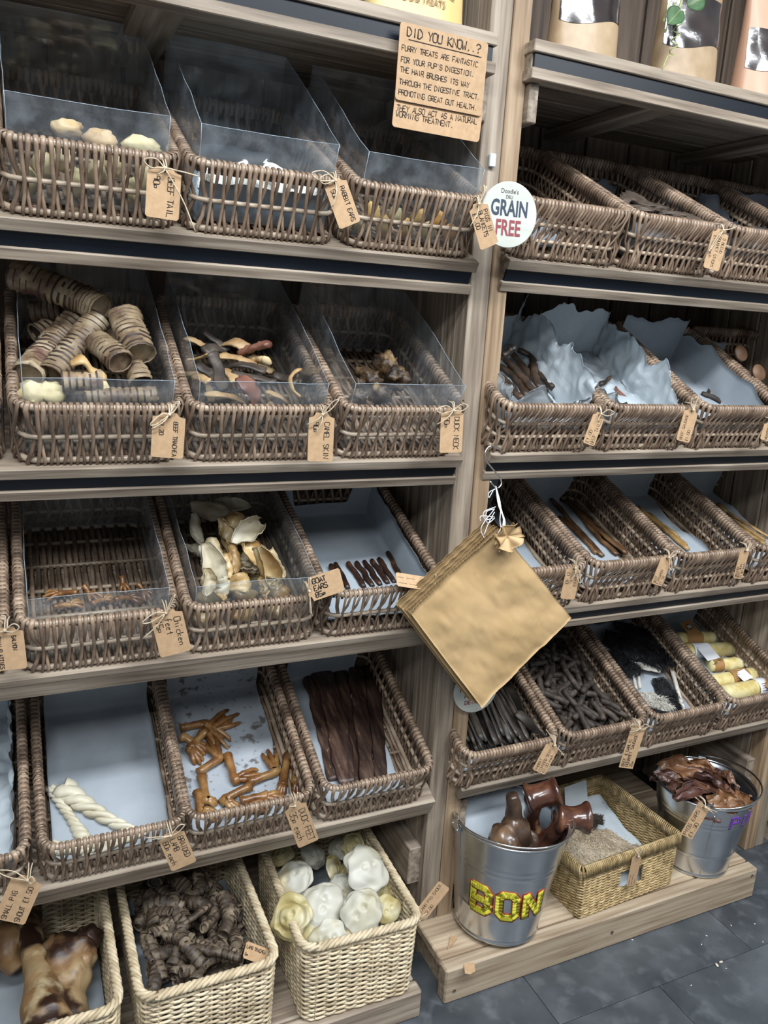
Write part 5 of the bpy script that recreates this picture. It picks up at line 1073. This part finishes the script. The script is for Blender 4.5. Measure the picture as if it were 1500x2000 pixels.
# seagrass basket
SX0, SX1, SY0, SY1, SZ, SH = .318, .648, -.088, .205, .0925, .148
SGM = Matrix.Translation(((SX0 + SX1) / 2, SY0, SZ)) @ Matrix.Rotation(radians(3), 4, 'Z')
sg = thing('seagrass_basket', 'golden seagrass basket with a slot in its front, between the two buckets', 'basket', SGM)
SW, SD = SX1 - SX0, SY1 - SY0; g = G(); rows = 17
for r in range(rows):
    z = .004 + (SH - .022) * r / (rows - 1); k = 1 - .05 * (1 - z / SH)
    for s in range(2):
        O = rrect(SW * k, SD, .006, .006)
        P = [p + n * (.0024 * cos(i * 1.1 + s * pi)) + V((0, 0, z + .0020 * sin(i * 1.1 + s * pi))) for i, (p, n, t) in enumerate(O)]
        if .045 < z < .095:
            seg = [[]]
            for p in P + P[:2]:
                if p.y < .012 and -.028 < p.x < .040:
                    if seg[-1]: seg.append([])
                else: seg[-1].append(p)
            for q in seg:
                if len(q) > 3: g.tube(q, .0026, 5)
        else: g.tube(P, .0026, 5, closed=True)
g.obj('rope_weave', M_sea, sg, kind='stuff')
g = G()
for i, (p, n, t) in enumerate(rrect(SW, SD, .006, .0055)):
    g.tube([p - n * .005 + V((0, 0, SH - .024)), p - n * .004 + V((0, 0, SH)), p + n * .003 + V((0, 0, SH + .003)), p + n * .0065 + t * .003 + V((0, 0, SH - .004)), p + n * .0055 + t * .006 + V((0, 0, SH - .028))], .0027, 5)
g.obj('wrapped_rim', M_sea, sg, kind='stuff')
g = G(); g.box(-SW / 2 + .008, SW / 2 - .008, .006, SD - .006, .0005, .006, .001); g.obj('base', M_sea, sg, smooth=False)
def fns(a, b): return V(((a - .5) * (SW - .03), .012 + b * (SD - .03), .055 + .05 * max(0, b - .55) * 2 - .03 * max(0, .12 - b) * 8 + .008 * nz((a * 5, b * 5, 0))))
g = G(); g.sheet(fns, 16, 16, .0007); g.obj('paper_liner', M_tissue, None, SGM, label='white paper lining the seagrass basket', cat='paper')
for ps, wd, m, lb, hn in ((((-.12, .10, .085), (-.02, .10, .095), (.06, .12, .095)), .075, M_furt, 'big tan furry hide in the seagrass basket', 2200), (((-.12, .17, .09), (-.06, .19, .10), (0, .21, .10)), .040, M_furt, 'tan furry hide at the back of the seagrass basket', 1300), (((-.13, .05, .075), (-.08, .045, .08), (-.03, .055, .08)), .030, M_furd, 'dark furry piece at the front left of the seagrass basket', 900), (((.01, .17, .10), (.04, .19, .105), (.07, .18, .10)), .022, M_furd, 'small dark furry tuft at the top of the seagrass basket', 600), (((.02, .04, .08), (.06, .05, .085), (.10, .07, .08)), .034, M_furt, 'tan furry ear at the front right of the seagrass basket', 800)):
    fur_piece('', [V(p) for p in ps], wd, m, 'fur_hide', lb, int(hn * 1.6), .012, M=SGM, group='fur pieces in the seagrass basket')
g = G(); g.poly([V(p) for p in ((-.02, .225, .10), (.07, .235, .10), (.075, .262, .175), (-.015, .25, .18))], .0008, (0, -.9, .3)); g.obj('paper_sheet', M_tissue, None, SGM, smooth=False, label='white paper sheet standing at the back of the seagrass basket', cat='paper')
tag((1245, 1668), (1232, 1730), .026, ['~~~~ ~~~', '~~~ ~~~~', '~~~~'], 'tag with purple scribble hanging by the slot of the seagrass basket', mode='ccw', y=-.105, seed=26, faint=True, loops=((.006, .02, 1),))
tag((1376, 1572), (1340, 1634), .040, ['PIGS EARS', '£1.30'], 'tag reading pigs ears on the purple lettered bucket', mode='ccw', y=-.150, seed=27, square=True, loops=((-.04, .012, 0), (.04, .004, 0), (.03, -.006, 0)), bow=True)

# ================================================================== signs
M_sign = mat('whitewashed_wood', [(.44, .46, .41), (.54, .56, .51)], scale=2.5, stretch=(3, 3, 26), rough=.6, bump=.1, rand=0)
M_navy = mat('navy_print', [(.03, .045, .075)], rough=.6, bump=0, rand=0); M_mar = mat('maroon_print', [(.24, .05, .06)], rough=.6, bump=0, rand=0)
def txt(s, F, size, m, name, parent, bold=.0, sx=1.0):
    c = bpy.data.curves.new('t', 'FONT'); c.body = s; c.size = size; c.align_x = 'CENTER'; c.align_y = 'CENTER'; c.offset = bold; c.resolution_u = 3
    o = bpy.data.objects.new('t', c); COL.objects.link(o); bpy.context.view_layer.update()
    me = bpy.data.meshes.new_from_object(o.evaluated_get(bpy.context.evaluated_depsgraph_get())); bpy.data.objects.remove(o, do_unlink=True)
    for v in me.vertices: v.co = F((v.co.x * sx, v.co.y, 0))
    me.materials.clear(); me.materials.append(m); return put(name, me, parent)
def disc(c, r, label, n):
    root = thing('round_sign', label, 'sign', Matrix.Translation(c), 'round whitewashed signs'); z = V(n).normalized(); y = V((0, 0, 1)); y = (y - z * y.dot(z)).normalized(); x = y.cross(z)
    M = Matrix(((x.x, y.x, z.x, 0), (x.y, y.y, z.y, 0), (x.z, y.z, z.z, 0), (0, 0, 0, 1))); g = G(); g.lathe([(0, .002), (r - .001, .002), (r, .001), (r, -.001), (r - .001, -.002), (0, -.002)], 56, M); g.obj('board', M_sign, root, smooth=False)
    return root, (lambda a, b: Face(x * a + y * b + z * .0024, x, y))
s1, f1 = disc(at((993, 420), y=-.062), .0575, 'round whitewashed sign reading grain free between the two units', (-.1, -.99, 0))
txt("Doodle's", f1(-.002, .040), .011, M_ink, 'small_print', s1, sx=.9); txt('DELI', f1(-.002, .030), .009, M_ink, 'small_print', s1, sx=.8)
txt('GRAIN', f1(0, .010), .038, M_navy, 'lettering', s1, .0010, .66); txt('FREE', f1(0, -.024), .038, M_mar, 'lettering', s1, .0010, .66)
s2, f2 = disc(at((929, 1347), y=.026), .056, 'round whitewashed sign mostly hidden behind the hanging bags', (-.05, -1, 0))
txt('PRO', f2(-.030, .004), .015, M_ink, 'lettering', s2, .0004, .8); txt('AS', f2(-.022, -.012), .015, M_ink, 'lettering', s2, .0004, .8); txt('DE-W', f2(-.012, -.029), .015, M_mar, 'lettering', s2, .0004, .8)
# did you know cards
def card(px4, y, name, label, lines, th=.0011, head=None, seed=0):
    Q = [at(p, y=y) for p in px4]; c = sum(Q, V()) / 4; a = ((Q[1] - Q[0]) + (Q[2] - Q[3])).normalized(); W = ((Q[1] - Q[0]).length + (Q[2] - Q[3]).length) / 2; H = ((Q[3] - Q[0]).length + (Q[2] - Q[1]).length) / 2
    b = ((Q[0] - Q[3]) + (Q[1] - Q[2])).normalized(); n = a.cross(b).normalized(); root = thing(name, label, 'sign', Matrix.Translation(c), 'brown card notices'); w2, h2, k = W / 2, H / 2, .006
    pts = []
    for (sx, sy, a0) in ((1, 1, 0), (-1, 1, 90), (-1, -1, 180), (1, -1, 270)):
        for i in range(4): t = radians(a0 + 30 * i); pts.append(a * (sx * (w2 - k) + k * cos(t)) + b * (sy * (h2 - k) + k * sin(t)))
    g = G(); g.poly(pts, .0012, n); g.obj('card', M_kraft, root, smooth=False)
    F = Face(n * .0007, a, b); return root, F, W, H
lc, F, W, H = card(((771, 180), (944, 214), (934, 279), (766, 246)), -.0095, 'notice_card', 'lower brown card of the did you know notice, two lines of writing', [])
lettering(['THEY ALSO ACT AS A NATURAL', 'WORMING TREATMENT.'], Face(V(F.o) - F.b * .001, F.a, F.b), W * .94, H * .44, 'handwriting', lc, th=.0006, seed=41)
uc, F, W, H = card(((783, 42), (953, 83), (941, 228), (770, 193)), -.0135, 'notice_card', 'upper brown card headed did you know, stuck to the top shelf edge', [])
lettering(['DID YOU KNOW..?'], Face(V(F.o) + F.b * (H * .39), F.a, F.b), W * .84, H * .16, 'heading', uc, th=.0010, seed=42)
g = G(); g.tube([F((-W * .40, H * .295, .0004)), F((W * .43, H * .285, .0004))], [(.0007, .0003)] * 2, 5, up=F.n); g.obj('underline', M_ink, uc)
lettering(['FURRY TREATS ARE FANTASTIC', "FOR YOUR PUP'S DIGESTION.", 'THE HAIR BRUSHES ITS WAY', 'THROUGH THE DIGESTIVE TRACT,', 'PROMOTING GREAT GUT HEALTH.'], Face(V(F.o) - F.b * (H * .11), F.a, F.b), W * .93, H * .72, 'handwriting', uc, th=.0006, seed=43)
# stick-on clips
for p, lb in (((962, 313), 'small clear plastic clip stuck on the post above the grain free sign'), ((886, 1100), 'small clear plastic clip stuck on the post by the hanging bags')):
    c = at(p, y=.030); g = G(); g.box(-.0065, .0065, -.003, .004, -.012, .012, .0015); o = g.obj('plastic_clip', mat('clip_plastic', [(.62, .72, .78)], rough=.25, bump=0, rand=0), None, Matrix.Translation(c), label=lb, cat='clip', smooth=False)

# ================================================================== hanging paper bags on an S hook
M_bag = mat('brown_bag_paper', [(.44, .29, .135), (.52, .355, .18)], scale=7, rough=.6, bump=.3, bscale=24, bdist=.004, rand=.04)
hk = [(981, 884), (972, 874), (958, 871), (948, 882), (950, 899), (963, 917), (977, 934), (979, 946), (970, 953), (957, 940)]
g = G(); g.tube(path([at(p, y=-.012 - .003 * i) for i, p in enumerate(hk)], 40), .0016, 8); g.obj('s_hook', M_wire, None, label='bent steel S hook on the left end of the right hand shelf', cat='hook')
bt = thing('paper_bag_bundle', 'bundle of brown paper bags hung by white string on the S hook', 'paper bags')
BC = [at(p, y=-.075) for p in ((975, 1032), (1116, 1207), (940, 1382), (800, 1196))]     # top, right, bottom, left
for k in range(6):
    dy = .0035 * k; sh = (.0, 0, 0) if k == 0 else (-.0045 * k + U(-.002, .002), 0, .003 * k + U(-.002, .002))
    T_, R_, B_, L_ = [q + V((sh[0], dy, sh[2])) for q in BC]
    def fnb(u, v):
        p = lerp(lerp(T_, L_, u), lerp(R_, B_, u), v); am = .009 if k == 0 else .002
        e = sin(pi * min(1, max(0, u))) * sin(pi * v)
        z = am * (nz((u * 3.2 + k, v * 3.0, 0)) * 1.0 + .35 * nz((u * 9, v * 8, k)) + .18 * nz((u * 22, v * 20, k)) + .8 * e)
        if v < .004 and k >= 0: p = p + (T_ - R_).normalized() * (.0018 if int(u * 60) % 2 else 0)
        return p + V((0, -max(-.002, z), 0))
    g = G(); g.sheet(fnb, 60 if k < 2 else 40, 30, .0012); g.obj('paper_bag', M_bag, bt)
tc = BC[0] + V((.004, -.008, -.012))
for k in range(7):
    a = k * .9; d = V((cos(a), -.35, sin(a) * .8)).normalized(); s = d.cross(V((0, -1, 0))).normalized(); L = .028
    g = G(); g.sheet(lambda u, v: tc + d * (L * v) + s * ((u - .5) * .034 * (.3 + v)) + V((0, -.010 - .008 * sin(u * 7 + k) * v - .004 * k * .3, 0)), 8, 6, .0012); g.obj('gathered_corner', M_bag, bt)
M_str = mat('white_string', [(.78, .80, .82)], rough=.8, bump=.2, rand=.02); kp = at((968, 951), y=-.036)
g = G()
for k in range(5): g.tube(path([kp + V((.0, .0, .002)), lerp(kp, BC[0], .4) + V((U(-.005, .005), -.012, 0)), lerp(kp, BC[0], .8) + V((U(-.008, .008), -.012, 0)), BC[0] + V((U(-.01, .008), -.010, -.008))], 12), .0009, 5)
for ps in (((967, 955), (955, 962), (955, 972), (963, 958)), ((968, 990), (945, 1000), (948, 1015), (962, 1012)), ((966, 1010), (940, 1008), (938, 1018)), ((965, 995), (940, 1030), (946, 1052)), ((966, 1000), (955, 1020), (945, 1045)), ((966, 1012), (952, 1022), (950, 1000), (966, 994))):
    g.tube(path([at(p, y=-.075) for p in ps], 14), .0009, 5)
g.obj('white_string', M_str, bt)

# ================================================================== top shelves: pouches and vine
M_win = mat('pouch_window', [(.018, .014, .016), (.05, .036, .032)], scale=12, rough=.12, bump=.25, bscale=26, bdist=.006, rand=0, coat=1.0)
M_kp = mat('pouch_kraft', [(.36, .25, .145), (.44, .32, .20)], scale=40, rough=.42, bump=.1, rand=.05); M_pink = mat('pouch_pink', [(.56, .33, .22)], rough=.4, bump=.1, rand=.05)
def pouch(x0, x1, y, z, h, label, km, window=(.055, .19), yaw=0):
    W = (x1 - x0); M = Matrix.Translation(((x0 + x1) / 2, y, z)) @ Matrix.Rotation(yaw, 4, 'Z'); root = thing('treat_pouch', label, 'pouch', M, 'stand up treat pouches')
    def S(a, t, off=0):
        dp = .040 * (1 - t) ** .7 + .003; wd = W / 2 * (1 - .04 * sin(pi * t)); c, s = cos(a), sin(a)
        cr = .0025 * nz((a * 2.2, t * 7, x0 * 9)); f = abs(s) ** .75
        return V((c * (wd + off), -math.copysign(f, s) * (dp + off) - cr * f, t * h))
    g = G(); n = 40; g.grid([[S(2 * pi * i / n, j / 22) for i in range(n)] for j in range(23)], True); b0 = len(g.v); g.v += [tuple(S(2 * pi * i / n, 0)) for i in range(n)]; g.f.append(tuple(range(b0, b0 + n))); g.obj('pouch_body', km, root)
    if window:
        g = G(); g.grid([[S(radians(28) + radians(134) * i / 22, (window[0] + .010 * sin(i / 22 * 5 + 1)) / h + (window[1] / h - (window[0] + .010 * sin(i / 22 * 5 + 1)) / h) * j / 14, .0012) for i in range(23)] for j in range(15)]); g.obj('window', M_win, root)
    return root, M, S
pouch(.093, .246, .046, 2.0205, .27, 'kraft treat pouch with a dark window at the left of the top right shelf', M_kp); pouch(.352, .512, .046, 2.0205, .27, 'kraft treat pouch with a dark window behind the hanging vine', M_kp, (.060, .155)); pouch(.583, .740, .046, 2.0205, .27, 'kraft treat pouch at the right edge of the top shelf', M_pink, (.055, .13))
M_yp = mat('yellow_pouch', [(.62, .44, .17), (.74, .58, .28)], scale=5, rough=.4, bump=.1, rand=0)
pr, PM, PS = pouch(-.292, -.104, .048, 2.0135, .26, 'yellow treat pouch printed all natural dog treats on the top left shelf', M_yp, None)
M_br = mat('brown_print', [(.20, .11, .04)], rough=.5, bump=0, rand=0)
def pf(zc):
    return lambda p: V((p[0], -.0465 + .9 * (zc + p[1]) * .09 + .0 , zc + p[1]))
def pouch_txt(s, size, zc):
    def F(p):
        t = (zc + p[1]) / .26; a = math.acos(max(-.99, min(.99, p[0] / (.188 / 2 * (1 - .04 * sin(pi * t)))))); q = PS(a, t, .0012); return q + V((0, -.0012, 0))
    return txt(s, F, size, M_br, 'lettering', pr, .0002, .80)
pouch_txt('DOG TREATS', .017, .0245); pouch_txt('100% ALL-NATURAL', .017, .043)
# vine
M_leaf = mat('vine_leaf', [(.035, .085, .035), (.075, .145, .065)], scale=40, rough=.45, bump=.2, rand=.1); M_stem = mat('vine_stem', [(.30, .36, .10), (.42, .46, .17)], scale=30, rough=.5, bump=0)
vn = thing('vine', 'green vine with leaves and a curly tendril on the top right shelf', 'plant')
def vp(p, y=-.022): return at(p, y=y)
g = G(); g.tube(path([vp((1345, -60)), vp((1338, -20)), vp((1330, 5)), vp((1326, 18))], 12), .0022, 6); g.obj('stem', M_stem, vn)
P = [vp((1330 - 16 * t + 6 * sin(t * 26), 18 + 88 * t)) + V((0, .006 * cos(t * 26), 0)) for t in [i / 60 for i in range(61)]] + [vp((1304, 110)), vp((1298, 124)), vp((1293, 136))]
g = G(); g.tube(P, .0011, 5); g.obj('tendril', M_stem, vn)
for ps in (((1332, -20), (1312, 0), (1302, 25), (1297, 40)), ((1334, -10), (1312, 15), (1306, 40), (1300, 60))):
    g = G(); g.tube(path([vp(p, -.026) for p in ps], 12), .0009, 5); g.blob(Matrix.Translation(vp(ps[-1], -.026)), 6, lambda d: V((d.x * .0025, d.y * .0025, d.z * .004))); g.obj('shoot', M_stem, vn)
for a, b, wd in (((1342, 12), (1376, -2), .021), ((1328, 20), (1302, 50), .019), ((1340, -10), (1350, -50), .02), ((1330, -30), (1300, -50), .02)):
    P_, Q_ = vp(a, -.026), vp(b, -.036); A = fr(P_, Q_, (-.2, -.9, .3)); L = (Q_ - P_).length; g = G()
    g.sheet(lambda u, v: A @ V(((u - .5) * 2 * wd * sin(pi * min(1, .06 + v * .94)) ** .75, v * L, .004 * abs(u - .5) * 2 + .004 * sin(pi * v))), 8, 10, .0006); lf = g.obj('leaf', M_leaf, vn)
    g = G(); g.tube([A @ V((0, v * L, .001 + .004 * sin(pi * v))) for v in (0, .3, .6, .95)], .0005, 4); g.obj('midrib', M_stem, lf)

# ================================================================== crumbs and scraps
def scrap(pts, z, label, name='paper_scrap', m=None, tilt=0):
    P = [at(p, z=z) for p in pts]; c = sum(P, V()) / len(P); g = G(); g.poly([p - c + V((0, 0, .001 + tilt * i)) for i, p in enumerate(P)], .0008, (0, 0, 1)); g.obj(name, m or M_kraft, None, Matrix.Translation(c), smooth=False, label=label, cat='scrap')
scrap(((874, 1856), (880, 1830), (893, 1838)), .0925, 'torn brown paper triangle on the plinth by the bone bucket', tilt=.004); scrap(((906, 1884), (926, 1880), (928, 1898), (918, 1904), (908, 1902)), .0915, 'torn brown paper scrap on the front edge of the plinth')
M_crumb = mat('crumb', [(.62, .55, .46)], rough=.7, bump=0, rand=.2)
for k, p in enumerate(((1408, 1880), (1400, 1886), (1235, 1836), (1370, 1845), (1380, 1828), (1350, 1925), (1428, 1808), (1474, 1805), (1490, 1840), (1418, 1892))):
    c = at(p, z=.0); r = .0018 if k > 1 else .004; g = G(); g.blob(Matrix.Translation((0, 0, r * .5)), 5, lambda d: V((d.x * r * 1.6, d.y * r * .8, d.z * r * .5))); g.obj('crumb', M_crumb, None, Matrix.Translation(c) @ Matrix.Rotation(k * 1.3, 4, 'Z'), label='pale crumb lying on the slate floor', cat='crumb', group='crumbs on the floor')
